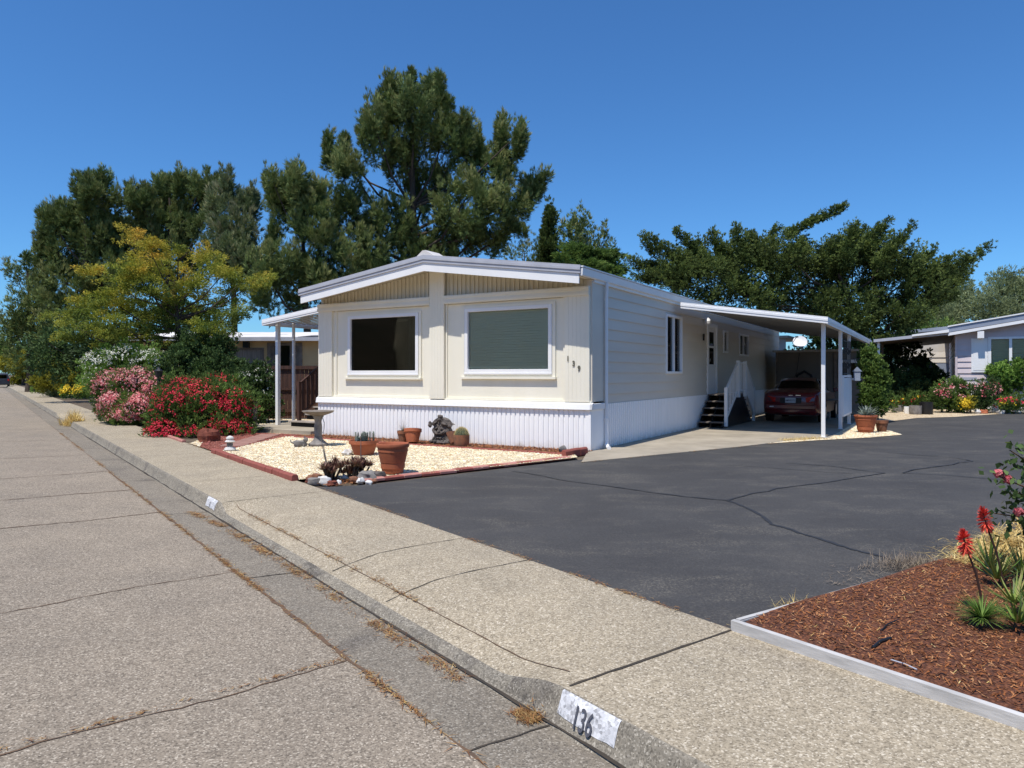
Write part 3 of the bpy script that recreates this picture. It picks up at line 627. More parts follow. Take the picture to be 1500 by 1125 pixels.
# painted house numbers on the kerb
def kerb_paint(label, s0, s1, txt, tsize):
    mb = MB(); m = 8; vs = []
    for i in range(m + 1):
        s = s0 + (s1 - s0) * i / m; r = prof(s)
        jb = random.uniform(-.006, .006)
        for k, off in ((3, .25), (4, 0), (5, 0), (6, -.3)):
            if k == 3: w, z = r[3][0] + (r[4][0] - r[3][0]) * .25, r[3][1] + (r[4][1] - r[3][1]) * (.25) + jb
            elif k == 6: w, z = r[5][0] + (r[6][0] - r[5][0]) * .6, r[5][1] + (r[6][1] - r[5][1]) * .6
            else: w, z = r[k]
            vs.append(S(s, w - .003, z + .003))
    mb.add(vs, [(i * 4 + k, i * 4 + k + 1, (i + 1) * 4 + k + 1, (i + 1) * 4 + k) for i in range(m) for k in range(3)])
    e = thing('kerb_number', label, 'house number', (0, 0, 0)); mb.build('paint_patch', 'kerbpaint', e)
    if txt:
        r = prof((s0 + s1) / 2); w = (r[3][0] + r[4][0]) / 2 - .007; z = (r[3][1] + r[4][1]) / 2 + .008
        p = S((s0 + s1) / 2 + .01, w, z); up = (SN * (r[4][0] - r[3][0]) + Vector((0, 0, r[4][1] - r[3][1]))).normalized(); right = -SD
        nrm = right.cross(up).normalized(); mt = Matrix((right, up, nrm)).transposed().to_euler()
        text('numeral', txt, tsize, 'numpaint', e, p, mt, .0012, .62, .001)
    return e
kerb_paint('chipped white painted kerb patch with the number 136 near the sidewalk joint', 2.26, 2.655, '136', .15)
kerb_paint('small faded white painted kerb patch at the far end of the lowered kerb', 9.10, 9.55, '1', .10)
# ================================================================== HOME
home = thing('mobile_home', 'cream double-wide mobile home with two picture windows and low gabled roof', 'mobile home', HO, HR)
W0 = -7.55; LEN = 20.0; EZ = 3.3; RX = -3.74
def rooftop(x): return 3.62 + (.52 if True else 0) * (1 - abs(x - RX) / 3.93) 
def grid_wall(name, x0, x1, z0, z1, holes, y, t, mat, parent):
    xs = sorted({x0, x1} | {v for h in holes for v in h[:2]}); zs_ = sorted({z0, z1} | {v for h in holes for v in h[2:]}); mb = MB()
    for a, b in zip(xs, xs[1:]):
        for c, d in zip(zs_, zs_[1:]):
            if any(h[0] <= (a + b) / 2 <= h[1] and h[2] <= (c + d) / 2 <= h[3] for h in holes): continue
            mb.box(a, b, y, y + t, c, d)
    return mb.build(name, mat, parent)
WL = (-6.55, -4.36, 1.56, 2.98); WR = (-3.04, -.87, 1.58, 3.0)
grid_wall('front_wall', W0 + .02, -.02, .90, 3.12, [WL, WR], .0, .1, 'cream', home)
mb = MB(); mb.ex([(W0 + .02, .02, 3.12), (-.02, .02, 3.12), (-.02, .02, 3.50), (RX, .02, 4.0), (W0 + .02, .02, 3.50)], (0, .1, 0))
x = W0 + .1
while x < -.1:
    if not -4.05 < x < -3.55: mb.box(x, x + .035, -.005, .02, 3.3, 3.42 + .52 * (1 - abs(x - RX) / 3.93))
    x += .115
mb.build('gable_panel', 'gable', home)
def ribbed(x0, x1, z0, z1, y, nr):
    mb = MB(); mb.box(x0, x1, y - .055, y, z0, z1); w = (x1 - x0) / nr
    for i in range(nr): mb.box(x0 + i * w + w * .07, x0 + (i + 1) * w - w * .07, y - .059, y - .055, z0, z1)
    return mb
mb = ribbed(W0, -7.08, .99, 3.14, 0, 5); mb.build('column_trim', 'cream', home)
mb = ribbed(-.55, .0, .99, 3.14, 0, 6); mb.build('column_trim', 'cream', home)
mb = ribbed(-3.99, -3.58, .99, 3.95, -.03, 5); mb.build('column_trim', 'cream', home)
mb = MB()
for a, b in ((W0, -3.99), (-3.58, .0)):
    mb.box(a, b, -.09, 0, 3.13, 3.32); mb.box(a, b, -.105, -.09, 3.15, 3.19); mb.box(a, b, -.105, -.09, 3.25, 3.30)
mb.build('header_trim', 'cream', home)
mb = MB()   # raised panels either side
for a, b in ((-6.98, -4.0), (-3.57, -.56)): mb.box(a, a + .04, -.03, 0, .99, 3.13); mb.box(b - .04, b, -.03, 0, .99, 3.13); mb.box(a + .04, b - .04, -.03, 0, .99, 1.03)
mb.build('panel_trim', 'cream', home)
mb = MB(); mb.box(W0 - .03, .035, -.045, .02, .975, 1.0); mb.build('drip_rail', 'cream', home)
mb = MB(); mb.ex([(W0 - .04, -.02, .975), (W0 - .04, -.09, .955), (W0 - .04, -.115, .83), (W0 - .04, -.02, .83)], (7.67, 0, 0))
mb.ex([(.08, -.115, .83), (.08, .55, .83), (.08, .55, .955), (.08, -.09, .955)], (-.06, 0, 0)); mb.build('belt_band', 'white', home, bevel=.008)
# corrugated skirting
def corr(p0, d, length, z0, z1, nrm, name, parent, mat='skirt', per=.115, dep=.022):
    p0 = Vector(p0); d = Vector(d); nrm = Vector(nrm); mb = MB(); prof_ = []; x = 0
    while x < length - .001:
        for a, o_ in ((0, 0), (.55, 0), (.62, 1), (.80, 1), (.87, 0)):
            if x + a * per < length: prof_.append((x + a * per, o_ * dep))
        x += per
    prof_.append((length, 0)); vs = []
    for a, o_ in prof_: q = p0 + d * a + nrm * (dep - o_); vs += [q + Vector((0, 0, z0)), q + Vector((0, 0, z1))]
    mb.add(vs, [(2 * i, 2 * i + 2, 2 * i + 3, 2 * i + 1) for i in range(len(prof_) - 1)]); return mb.build(name, mat, parent)
corr((W0, -.04, 0), (1, 0, 0), 7.55, .0, .90, (0, -1, 0), 'skirting', home)
mb = MB(); mb.box(-.02, .035, -.07, .56, 0, .83); mb.build('skirting_corner', 'skirt', home)
corr((.0, .56, 0), (0, 1, 0), LEN - .56, .0, .93, (1, 0, 0), 'skirting', home, dep=.036)
corr((W0 - .01, 0, 0), (0, 1, 0), LEN, .0, .93, (-1, 0, 0), 'skirting', home)
# side wall: lap siding with holes
SH = [(4.58, 5.90, 1.56, 3.10), (8.42, 9.55, .90, 3.10), (10.32, 10.88, 2.25, 2.98), (12.5, 13.9, 2.2, 2.98)]
def lap(ylo, yhi, z0, z1, row, holes, xo, sgn, name, mat, parent, lapd=.022):
    mb = MB(); n = int(round((z1 - z0) / row)); row = (z1 - z0) / n
    for i in range(n):
        a, b = z0 + i * row, z0 + (i + 1) * row; cuts = sorted({a, b} | {v for h in holes for v in h[2:] if a < v < b})
        for c, d in zip(cuts, cuts[1:]):
            iv = [(ylo, yhi)]
            for h in holes:
                if h[2] < (c + d) / 2 < h[3]:
                    nv = []
                    for p, q in iv:
                        if h[1] <= p or h[0] >= q: nv.append((p, q)); continue
                        if h[0] > p: nv.append((p, h[0]))
                        if h[1] < q: nv.append((h[1], q))
                    iv = nv
            xa = xo + sgn * lapd * (1 - (c - a) / row); xb = xo + sgn * lapd * (1 - (d - a) / row)
            for p, q in iv:
                mb.ex([(xo - sgn * .08, p, c), (xa, p, c), (xb, p, d), (xo - sgn * .08, p, d)], (0, q - p, 0))
                if abs(c - a) < 1e-6: mb.box(min(xa, xa - sgn * .008), max(xa, xa - sgn * .008) + .0, p, q, c - .006, c)
    return mb.build(name, mat, parent)
lap(.62, LEN, .90, 3.42, .225, SH, .0, 1, 'side_wall', 'cream_side', home)
lap(.1, LEN, .90, 3.42, .225, [], W0, -1, 'side_wall', 'cream_side', home)
mb = MB(); mb.box(-.08, .03, -.0, .62, .99, 3.45); mb.box(.03, .036, .0, .06, .99, 3.45); mb.build('corner_board', 'cream_side', home)
mb = MB(); mb.ex([(W0, LEN, .0), (0, LEN, .0), (0, LEN, 3.5), (RX, LEN, 4.0), (W0, LEN, 3.5)], (0, -.1, 0)); mb.build('rear_wall', 'cream_side', home)
# roof: two planes, front overhang .9
mb = MB()
yf, yb = -.60, LEN + .3
for (xa, xb) in ((RX, .04), (RX, W0 - .04)):
    za, zb = 4.16, 3.64
    if xb > xa: mb.ex([(xa, yf, za - .12), (xb, yf, zb - .12), (xb, yf, zb), (xa, yf, za)], (0, yb - yf, 0))
    else: mb.ex([(xb, yf, zb - .12), (xa - .001, yf, za - .12), (xa - .001, yf, za), (xb, yf, zb)], (0, yb - yf, 0))
roof = mb.build('roof', 'roof_top', home)
mb = MB(); mb.ex([(RX - .22, yf - .02, 4.14), (RX + .30, yf - .02, 4.13), (RX + .05, yf - .02, 4.28), (RX - .03, yf - .02, 4.28)], (0, .5, 0)); mb.ex([(RX - .12, yf + .48, 4.145), (RX + .12, yf + .48, 4.145), (RX, yf + .48, 4.19)], (0, 19, 0))
mb.build('ridge_cap', 'roof_white', roof)
mb = MB()   # fascia: upper ribbed metal band
for (xa, xb) in ((RX, .07), (RX, W0 - .09)):
    for k, (o1, h0, h1) in enumerate(((.035, .0, .05), (.05, .05, .10), (.035, .10, .165))):
        p = [(xa, yf - o1, 4.18 - h1), (xb, yf - o1, 3.66 - h1), (xb, yf - o1, 3.66 - h0), (xa, yf - o1, 4.18 - h0)]
        if xb < xa: p = p[::-1]
        mb.ex(p, (0, o1, 0))
mb.build('fascia_band', 'fascia_metal', roof)
mb = MB()
for (xa, xb) in ((RX, .03), (RX, W0 - .04)):
    p = [(xa, yf - .01, 4.015 - .19), (xb, yf - .01, 3.495 - .19), (xb, yf - .01, 3.495), (xa, yf - .01, 4.015)]
    if xb < xa: p = p[::-1]
    mb.ex(p, (0, .03, 0))
mb.build('fascia_board', 'white', roof)
mb = MB()
for (xa, xb) in ((RX, .025), (RX, W0 - .03)):
    p = [(xa, yf + .03, 3.99 - .03), (xb, yf + .03, 3.48 - .03), (xb, yf + .03, 3.49), (xa, yf + .03, 4.0)]
    if xb < xa: p = p[::-1]
    mb.ex(p, (0, .57, 0))
mb.build('soffit', 'gable', roof)
# gutter on the long side
mb = MB(); mb.ex([(.042, yf, 3.47), (.075, yf, 3.45), (.10, yf, 3.47), (.11, yf, 3.61), (.09, yf, 3.62), (.042, yf, 3.50)], (0, LEN + 1, 0)); mb.box(.042, .125, yf - .01, LEN, 3.622, 3.645); mb.box(-.0, .06, .05, LEN, 3.40, 3.50)
mb.build('gutter_trim', 'white', home)
mb = MB(); mb.tube([(.085, .62, 3.45), (.085, .62, 3.32), (.075, .62, 3.1), (.075, .62, .62)], .036, 10)
mb.tube([(.075, .62, .62), (.075, .62, .18), (.10, .58, .08), (.16, .50, .045), (.24, .38, .04)], .042, 12); mb.lathe([(.055, .60), (.055, .64)], (.075, .62, 0), 12); mb.tube([(.20, .44, .04), (.20, .44, .11)], .02, 8)
mb.build('downspout', 'white', home, smooth=True)
# windows
def window_front(label, h, kind):
    x0, x1, z0, z1 = h
    mb = MB(); t = .075; y0 = -.045
    for a in ((x0 - .01, x0 + t, z0, z1), (x1 - t, x1 + .01, z0, z1), (x0 + t, x1 - t, z0, z0 + t), (x0 + t, x1 - t, z1 - t, z1)): mb.box(a[0], a[1], y0, .05, a[2], a[3])
    mb.box(x0 - .015, x1 + .015, y0 - .012, .0, z0 - .04, z0)
    fr = mb.build('window', 'white', home, bevel=.004); fr['label'] = label
    mb = MB(); a = .09
    for q in ((x0 - a, x0 - .02, z0 - a, z1 + .05), (x1 + .02, x1 + a, z0 - a, z1 + .05), (x0 - .02, x1 + .02, z1 + .001, z1 + .05)): mb.box(q[0], q[1], -.035, 0, q[2], q[3])
    mb.box(x0 - .02, x1 + .02, -.034, 0, z0 - a, z0 - .041)
    mb.box(x0 - a - .02, x1 + a + .02, -.075, .0, z0 - a - .045, z0 - a - .001); mb.build('sill', 'cream', fr)
    mb = MB(); mb.box(x0 + t, x1 - t, .012, .018, z0 + t, z1 - t); mb.build('pane', 'glass' if kind == 'blind' else 'glass_dim', fr)
    if kind == 'blind':
        mb = MB(); z = z0 + .05; vs = []
        while z < z1 - .02: mb.ex([(x0 + .03, .05, z), (x0 + .03, .068, z + .050), (x0 + .03, .066, z + .0512), (x0 + .03, .048, z + .0012)], (x1 - x0 - .06, 0, 0)); z += .056
        mb.box(x0 + .02, x1 - .02, .11, .115, z0, z1)
        mb.build('blind', 'blind', fr, fix=False)
    else:
        mb = MB(); n = 60; vs = []
        for (xa, xb) in ((x0 + .05, x0 + .42), (x1 - .5, x1 - .04)):
            vs = []
            for i in range(n): xx = xa + (xb - xa) * i / (n - 1); yy = .22 + .025 * math.sin(i * .9); vs += [(xx, yy, z0 - .1), (xx, yy + .01, z1 + .0)]
            mb = MB(); mb.add(vs, [(2 * i, 2 * i + 2, 2 * i + 3, 2 * i + 1) for i in range(n - 1)]); mb.build('curtain', 'curtain', fr)
        mb = MB(); mb.box(x0 + .9, x0 + .98, .5, .52, z0, z1 - .1); mb.box(x0 + .1, x1 - .1, .3, .33, z1 - .16, z1 - .1); mb.build('blind_rail', 'curtain', fr)
window_front('dark picture window with half drawn curtains', WL, 'dark'); window_front('picture window with closed greenish horizontal blinds', WR, 'blind')
mb = MB()
for h in (WL, WR): mb.box(h[0] - .1, h[1] + .1, 1.6, 1.62, .9, 3.3); mb.box(h[0] - .12, h[0] - .1, .1, 1.6, .9, 3.3); mb.box(h[1] + .1, h[1] + .12, .1, 1.6, .9, 3.3); mb.box(h[0] - .1, h[1] + .1, .1, 1.6, .92, .94); mb.box(h[0] - .1, h[1] + .1, .1, 1.6, 3.28, 3.29)
mb.build('interior', 'dark', home)
def window_side(h, label=None, split=True):
    y0, y1, z0, z1 = h; mb = MB(); t = .06
    for a in ((y0, y0 + t, z0, z1), (y1 - t, y1, z0, z1), (y0 + t, y1 - t, z0, z0 + t), (y0 + t, y1 - t, z1 - t, z1)): mb.box(-.06, .05, *a)
    if split: m = (y0 + y1) / 2; mb.box(-.04, .035, m - .035, m + .035, z0 + t, z1 - t)
    fr = mb.build('window', 'white', home, bevel=.003)
    if label: fr['label'] = label
    mb = MB(); mb.box(-.02, -.014, y0 + t, y1 - t, z0 + t, z1 - t); mb.build('pane', 'glass', fr)
    mb = MB(); mb.box(-.5, -.49, y0 - .1, y1 + .1, z0 - .1, z1 + .1)
    for a in ((y0 - .1, y0 - .09), (y1 + .09, y1 + .1)): mb.box(-.49, -.09, a[0], a[1], z0 - .1, z1 + .1)
    mb.box(-.49, -.09, y0 - .09, y1 + .09, z0 - .1, z0 - .09); mb.box(-.49, -.09, y0 - .09, y1 + .09, z1 + .09, z1 + .1); mb.build('room_dark', 'dark', fr)
    return fr
w = window_side(SH[0], 'tall sliding side window with white mullion'); mb = MB(); mb.box(-.3, -.28, 5.3, 5.8, 1.6, 3.0); mb.build('curtain', 'curtain', w)
window_side(SH[2], None, False); window_side(SH[3])
# door
y0, y1, z0, z1 = SH[1]; mb = MB()
for a in ((y0, y0 + .1, z0, z1), (y1 - .1, y1, z0, z1), (y0 + .1, y1 - .1, z1 - .1, z1), (y0 + .1, y1 - .1, z0, z0 + .06)): mb.box(-.06, .045, *a)
df = mb.build('door', 'white', home, bevel=.003)
d0, d1 = y0 + .1, y1 - .1; mb = MB()
for a in ((d0, d0 + .16, z0 + .06, z1 - .1), (d1 - .16, d1, z0 + .06, z1 - .1), (d0 + .16, d1 - .16, z0 + .06, 1.85), (d0 + .16, d1 - .16, 2.36, 2.42), (d0 + .16, d1 - .16, 2.85, z1 - .1)): mb.box(-.03, .01, *a)
mb.build('door_leaf', 'white', df)
mb = MB(); mb.box(-.02, -.012, d0 + .16, d1 - .16, 1.85, 2.85); mb.build('pane', 'glass_dark', df); mb = MB(); mb.box(-.5, -.49, d0, d1, z0, z1); mb.build('room_dark', 'dark', df)
mb = MB(); mb.tube([(.01, d0 + .08, 1.95), (.06, d0 + .08, 1.95), (.06, d0 + .08, 2.02)], .015, 6); mb.build('handle', 'steel', df)
mb = MB(); mb.box(0.02, .05, 7.95, 8.05, 2.55, 2.75); mb.build('doorbell', 'black', home)
lamp = MB(); lamp.lathe([(.03, 0), (.09, .03), (.10, .10), (.05, .17), (.02, .2)], (.16, 8.0, 3.02), 12); lamp.tube([(.02, 8.0, 3.2), (.12, 8.0, 3.22), (.16, 8.0, 3.18)], .02, 6); lamp.build('wall_lamp', 'dish', home, smooth=True)
for i, (xx, zz, ch) in enumerate(((-.475, 1.86, '1'), (-.345, 1.76, '3'), (-.225, 1.66, '9'))):
    text('house_number', ch, .145, 'number', home, (xx, -.068, zz), (PI / 2, 0, 0), .006, .8, .006)
# hose bib / vents on skirting
# ================================================================== CARPORT
cp = thing('carport', 'white flat metal carport roof on slim posts along the home side', 'carport', HO, HR)
cy0, cy1 = 5.28, 19.0
def cpz(x): return 3.40 - (x - .1) * .150
mb = MB(); vs = []; prof_ = []
x = .22; i = 0
while x < 3.74:     # panned roof: shallow ribs run across
    x = x
    break
mb.ex([(.22, cy0, cpz(.22)), (3.72, cy0, cpz(3.72)), (3.72, cy0, cpz(3.72) + .035), (.22, cy0, cpz(.22) + .035)], (0, cy1 - cy0, 0))
y = cy0 + .1
while y < cy1: mb.ex([(.24, y, cpz(.24) - .03), (3.70, y, cpz(3.70) - .03), (3.70, y, cpz(3.7) - .001), (.24, y, cpz(.24) - .001)], (0, .03, 0)); y += .30
mb.build('roof', 'roof_under_shaded', cp)
mb = MB()
for k, (o1, a, b) in enumerate(((.02, 0, .05), (.03, .05, .10), (.02, .10, .16))):
    mb.ex([(.19, cy0 - o1, cpz(.2) + .06 - b), (3.76, cy0 - o1, cpz(3.76) + .06 - b), (3.76, cy0 - o1, cpz(3.76) + .06 - a), (.19, cy0 - o1, cpz(.2) + .06 - a)], (0, .02, 0))
mb.build('front_fascia', 'white', cp)
mb = MB()
for o1, a, b in ((.02, 0, .06), (.032, .06, .12), (.02, .12, .175)): zz = cpz(3.74) + .06; mb.box(3.73, 3.73 + o1, cy0 + .002, cy1, zz - b, zz - a)
mb.build('side_fascia', 'white', cp)
posts = [(3.60, 5.75), (3.66, 8.8), (3.66, 11.1), (3.66, 18.6)]
for a, b in posts:
    mb = MB(); w = .045; mb.box(a - w, a + w, b - w, b + w, .012, cpz(a) - .005); mb.box(a - w - .02, a + w + .02, b - w - .02, b + w + .02, .012, .02); o = mb.build('post', 'white', cp, bevel=.006)
mb = MB(); mb.box(3.56, 3.68, 5.3, 18.9, cpz(3.62) - .10, cpz(3.62) - .03); mb.build('beam', 'roof_under', cp)
# louvred privacy panel and trellis between posts two and three
pp = thing('louvred_shutter', 'white louvred shutter panel fixed low between two carport posts', 'shutter panel', L(3.72, 8.86), HR)
mb = MB(); mb.box(-.025, .025, 0, .05, .35, 1.52); mb.box(-.025, .025, 2.13, 2.18, .35, 1.52); mb.box(-.025, .025, .05, 2.13, .35, .41); mb.box(-.025, .025, .05, 2.13, 1.46, 1.52); mb.build('frame', 'white', pp)
mb = MB(); z = .42
while z < 1.45: mb.ex([(-.015, .05, z), (.02, .05, z - .02), (.024, .05, z - .014), (-.011, .05, z + .03)], (0, 2.08, 0)); z += .045
mb.build('louvres', 'white', pp)
tr = thing('wrought_trellis', 'dark scrolled metal trellis above the white louvred shutter', 'trellis', L(3.72, 8.86), HR)
mb = MB()
for k in range(9): yy = .1 + k * .25; mb.tube([(0, yy, 1.54), (0, yy, 2.55)], .010, 5)
for z in (1.56, 1.95, 2.5): mb.tube([(0, .06, z), (0, 2.14, z)], .012, 5)
for k in range(12):
    cy_, cz_ = .2 + (k % 6) * .33, 1.78 + (k // 6) * .42; mb.tube([(0, cy_ + .11 * math.cos(t * .6) * (1 - t / 14), cz_ + .15 * math.sin(t * .6) * (1 - t / 14)) for t in range(12)], .008, 5)
mb.build('scrollwork', 'black', tr)
# shed at the back of the carport
sh = thing('storage_shed', 'white flat topped storage shed at the back of the carport', 'shed', L(.45, 16.8), HR)
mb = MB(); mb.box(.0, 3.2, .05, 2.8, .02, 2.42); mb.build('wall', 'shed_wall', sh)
mb = MB(); mb.box(-.1, 3.35, -.12, 2.95, 2.42, 2.50); mb.build('roof', 'roof_under', sh)
mb = MB(); 
for a, b in ((.0, .06), (2.15, 2.25), (3.12, 3.2)): mb = MB(); mb.box(a, b, 0, .05, .02, 2.42); mb.build('corner_trim', 'wood_grey', sh)
mb = MB(); mb.box(2.30, 3.1, .0, .045, 1.32, 1.40); mb.box(2.30, 3.1, 0, .045, 1.98, 2.1); mb.box(2.3, 2.36, 0, .045, 1.4, 1.98); mb.box(3.04, 3.1, 0, .045, 1.4, 1.98); f = mb.build('window', 'white', sh); mb = MB(); mb.box(2.36, 3.04, .02, .045, 1.4, 1.98); mb.build('pane', 'glass_dark', f)
mb = MB(); mb.tube([(.9, .0, 2.4), (.8, -.02, 1.6), (.5, -.02, .9)], .012, 5); mb.build('cable', 'black', sh)
# satellite dish on shed
sd = thing('satellite_dish', 'white satellite dish tilted on the shed roof', 'satellite dish', L(.98, 19.4, 2.5), HR - .5)
mb = MB(); n = 20; vs = [(0, 0, 0)]
mt = Matrix.Translation((0, 0, .42)) @ Matrix.Rotation(math.radians(38), 4, 'Y') @ Matrix.Rotation(math.radians(48), 4, 'X')
for r in (.15, .26, .32): vs += [(r * math.cos(2 * PI * k / n), r * .85 * math.sin(2 * PI * k / n), r * r * .55) for k in range(n)]
vs = [mt @ Vector(v) for v in vs]; fs = [(0, 1 + k, 1 + (k + 1) % n) for k in range(n)] + [(1 + j * n + k, 1 + (j + 1) * n + k, 1 + (j + 1) * n + (k + 1) % n, 1 + j * n + (k + 1) % n) for j in range(2) for k in range(n)]
mb.add(vs, fs); mb.build('reflector', 'dish', sd, smooth=True)
mb = MB(); mb.tube([(0, .1, 0), (0, .1, .35), (0, .02, .42)], .025, 8); mb.build('mast', 'steel', sd); mb = MB(); mb.tube([mt @ Vector((0, -.3, .05)), mt @ Vector((0, -.35, .3)), mt @ Vector((0, -.1, .5))], .012, 6); mb.build('feed_arm', 'steel', sd)
mb = MB(); p = mt @ Vector((0, -.1, .5)); mb.bar(p + Vector((-.05, 0, 0)), p + Vector((.06, 0, 0)), .07, .06); mb.build('receiver', 'dish', sd)
# arched bicycle-rack-like cushion back silhouette leaning on the shed: folded lawn chair
lc = thing('lawn_chair', 'dark round-backed chair standing against the shed behind the red car', 'chair', L(1.55, 16.35), HR)
mb = MB(); mb.tube([(-.35, .1, .4), (-.36, .2, 1.1), (-.25, .25, 1.5), (0, .27, 1.66), (.25, .25, 1.5), (.36, .2, 1.1), (.35, .1, .4)], .05, 8); mb.build('back_frame', 'black', lc)
mb = MB(); mb.bar((0, .2, 1.15), (0, .24, 1.42), .5, .02, (1, 0, 0)); mb.build('back_pad', 'black', lc); mb = MB(); mb.box(-.34, .34, -.35, .15, .40, .47); mb.build('seat', 'black', lc)
for a in ((-.3, -.3), (.3, -.3), (-.3, .1), (.3, .1)): mb = MB(); mb.tube([(a[0], a[1], .012), (a[0], a[1], .4)], .02, 6); mb.build('leg', 'black', lc)
# steps to the side door
stp = thing('entry_steps', 'white railed wooden steps rising to the side door and down again behind', 'steps', L(.08, 0), HR)
NT = 5
for k in range(NT):
    z = .19 * (k + 1); yy = 7.2 + k * .27
    mb = MB(); mb.box(.0, .72, yy, yy + (.28 if k < NT - 1 else 1.5), z - .035, z); mb.build('tread', 'wood_grey', stp)
for k in range(4):
    z = .19 * (4 - k); yy = 9.79 + k * .28
    mb = MB(); mb.box(.0, .72, yy, yy + .28, z - .035, z); mb.build('tread', 'wood_grey', stp)
mb = MB()
for xx in (.02, .34, .67): mb.ex([(xx, 7.28, .012), (xx, 10.95, .012), (xx, 9.75, .91), (xx, 8.4, .91), (xx, 7.26, .13)], (.03, 0, 0))
mb.build('stringers', 'black', stp)
def railing(pts, parent, h=.95, mat='white', name='railing', bal=.024):
    mb = MB(); (a, b) = [Vector(p) for p in pts]; d = b - a; n = max(2, int(d.length / .19))
    mb.bar(a + Vector((0, 0, h)), b + Vector((0, 0, h)), .06, .04); mb.bar(a + Vector((0, 0, .10)), b + Vector((0, 0, .10)), .04, .05)
    for i in range(n + 1): p = a + d * i / n; mb.bar(p + Vector((0, 0, .10)), p + Vector((0, 0, h - .01)), bal)
    for p in (a, b): mb.bar(p - Vector((0, 0, .10)), p + Vector((0, 0, h + .06)), .085)
    return mb.build(name, mat, parent)
railing([(.76, 7.4, .16), (.76, 8.80, .95)], stp); railing([(.762, 8.90, .95), (.762, 9.70, .95)], stp); railing([(.76, 9.80, .95), (.76, 10.95, .12)], stp)
# ================================================================== LEFT PORCH COVER AND STEPS
pc = thing('porch_cover', 'white corrugated porch awning on two thin posts at the left of the home', 'awning', HO, HR)
def pz(x): return 3.34 + (x + 7.6) * .115
mb = MB(); vs = []; n = 52; ya, yb_ = .55, 10.0
k = 0; yv = ya
while yv < yb_:
    z_ = .028 if k % 2 else 0; mb.ex([(W0 - .02, yv, pz(W0) + z_), (-10.32, yv, pz(-10.32) + z_), (-10.32, yv, pz(-10.32) + z_ + .012), (W0 - .02, yv, pz(W0) + z_ + .012)], (0, .10, 0)); yv += .10; k += 1
mb.build('roof', 'roof_under_shaded', pc)
mb = MB()
for o1, a, b in ((.02, 0, .06), (.03, .06, .12), (.02, .12, .17)):
    mb.ex([(W0 - .04, ya - o1, pz(W0) + .07 - b), (W0 - .04, ya - o1, pz(W0) + .07 - a), (-10.37, ya - o1, pz(-10.37) + .07 - a), (-10.37, ya - o1, pz(-10.37) + .07 - b)], (0, .02, 0))
mb.box(-10.40, -10.37, ya, yb_, pz(-10.37) - .10, pz(-10.37) + .07); mb.build('fascia', 'white', pc)
for a, b, w in ((-10.2, .95, .05), (-10.17, 1.5, .032)):
    mb = MB(); mb.box(a - w, a + w, b - w, b + w, .10 if b < 1 else .10, pz(a) - .002); mb.build('post', 'white', pc)
mb = MB(); mb.box(-10.7, -7.62, -.25, 1.9, -.02, .10); o = tag(mb.build('porch_slab', 'concrete', None), kind='structure'); o.location = HO; o.rotation_euler = (0, 0, HR)
bs = thing('porch_steps', 'dark brown wooden porch steps with railing climbing beside the home', 'steps', L(-8.75, .6, .1), HR)
for k in range(5):
    mb = MB(); mb.box(-.45 if k else -.75, 1.10, .10 + .3 * k, .42 + .3 * k, .16 + .19 * k - .04, .16 + .19 * k); mb.build('tread', 'tread_grey', bs)
    mb = MB(); mb.box(-.40 if k else -.70, 1.08, .16 + .3 * k, .19 + .3 * k, .19 * k + .0, .16 + .19 * k - .041)
    mb.build('void_shade', 'dark', bs)  # near-black board painting the shaded void under each tread
railing([(-.48, .25, .18), (-.48, 1.75, 1.15)], bs, 1.0, 'wood_dark', 'railing', .07); railing([(-.48, 1.85, 1.15), (-.48, 5.0, 1.15)], bs, 1.0, 'wood_dark', 'railing', .07)
mb = MB(); mb.box(-.5, 1.1, 1.7, 5.0, 1.06, 1.12); mb.build('landing', 'wood_dark', bs)
mb = MB(); mb.box(-.45, 1.08, 1.9, 1.93, .0, 1.05); mb.build('landing_shade', 'dark', bs)  # near-black panel painting the shade under the landing
# ================================================================== FENCE + gate
fn = thing('wooden_fence', 'dark brown board fence with lattice section beside the porch steps', 'fence', (-8.75, 24.4, 0), .05)
mb = MB(); x = -.0
i = 0
while x < 2.3:
    mb.box(x, x + .135, 0, .025, .03, 1.80 + .01 * math.sin(i * 2)); x += .145; i += 1
mb.build('boards', 'wood_dark', fn)
mb = MB(); mb.box(-.02, 2.32, -.05, -.001, .25, .35); mb.box(-.02, 2.32, -.05, -.001, 1.0, 1.08); mb.box(-.04, 2.32, -.055, -.001, 1.72, 1.84); mb.build('rails', 'wood_dark', fn)
for k in range(2): mb = MB(); mb.box(-.10 + k * 2.4, -.0 + k * 2.4, -.06, .04, 0, 2.0); mb.build('post', 'wood_dark', fn)
lt = thing('lattice_fence', 'short dark fence panel with diagonal lattice top between shrub and board fence', 'fence', (-10.37, 24.3, 0), .05)
mb = MB(); mb.box(0, 1.72, 0, .03, .03, 1.05); mb.box(0, 1.72, -.02, .05, 1.05, 1.12); mb.box(0, 1.72, -.02, .05, 1.68, 1.75); mb.build('boards', 'wood_dark', lt)
mb = MB()
for k in range(-5, 14):
    a = k * .13; x0_, x1_ = max(0, a), min(1.72, a + .56)
    if x1_ > x0_: mb.bar((x0_, .005, 1.12 + (x0_ - a)), (x1_, .005, 1.12 + (x1_ - a)), .008, .03, (0, 1, 0)); mb.bar((x0_, .02, 1.68 - (x0_ - a)), (x1_, .02, 1.68 - (x1_ - a)), .008, .03, (0, 1, 0))
mb.build('lattice', 'wood_dark', lt)
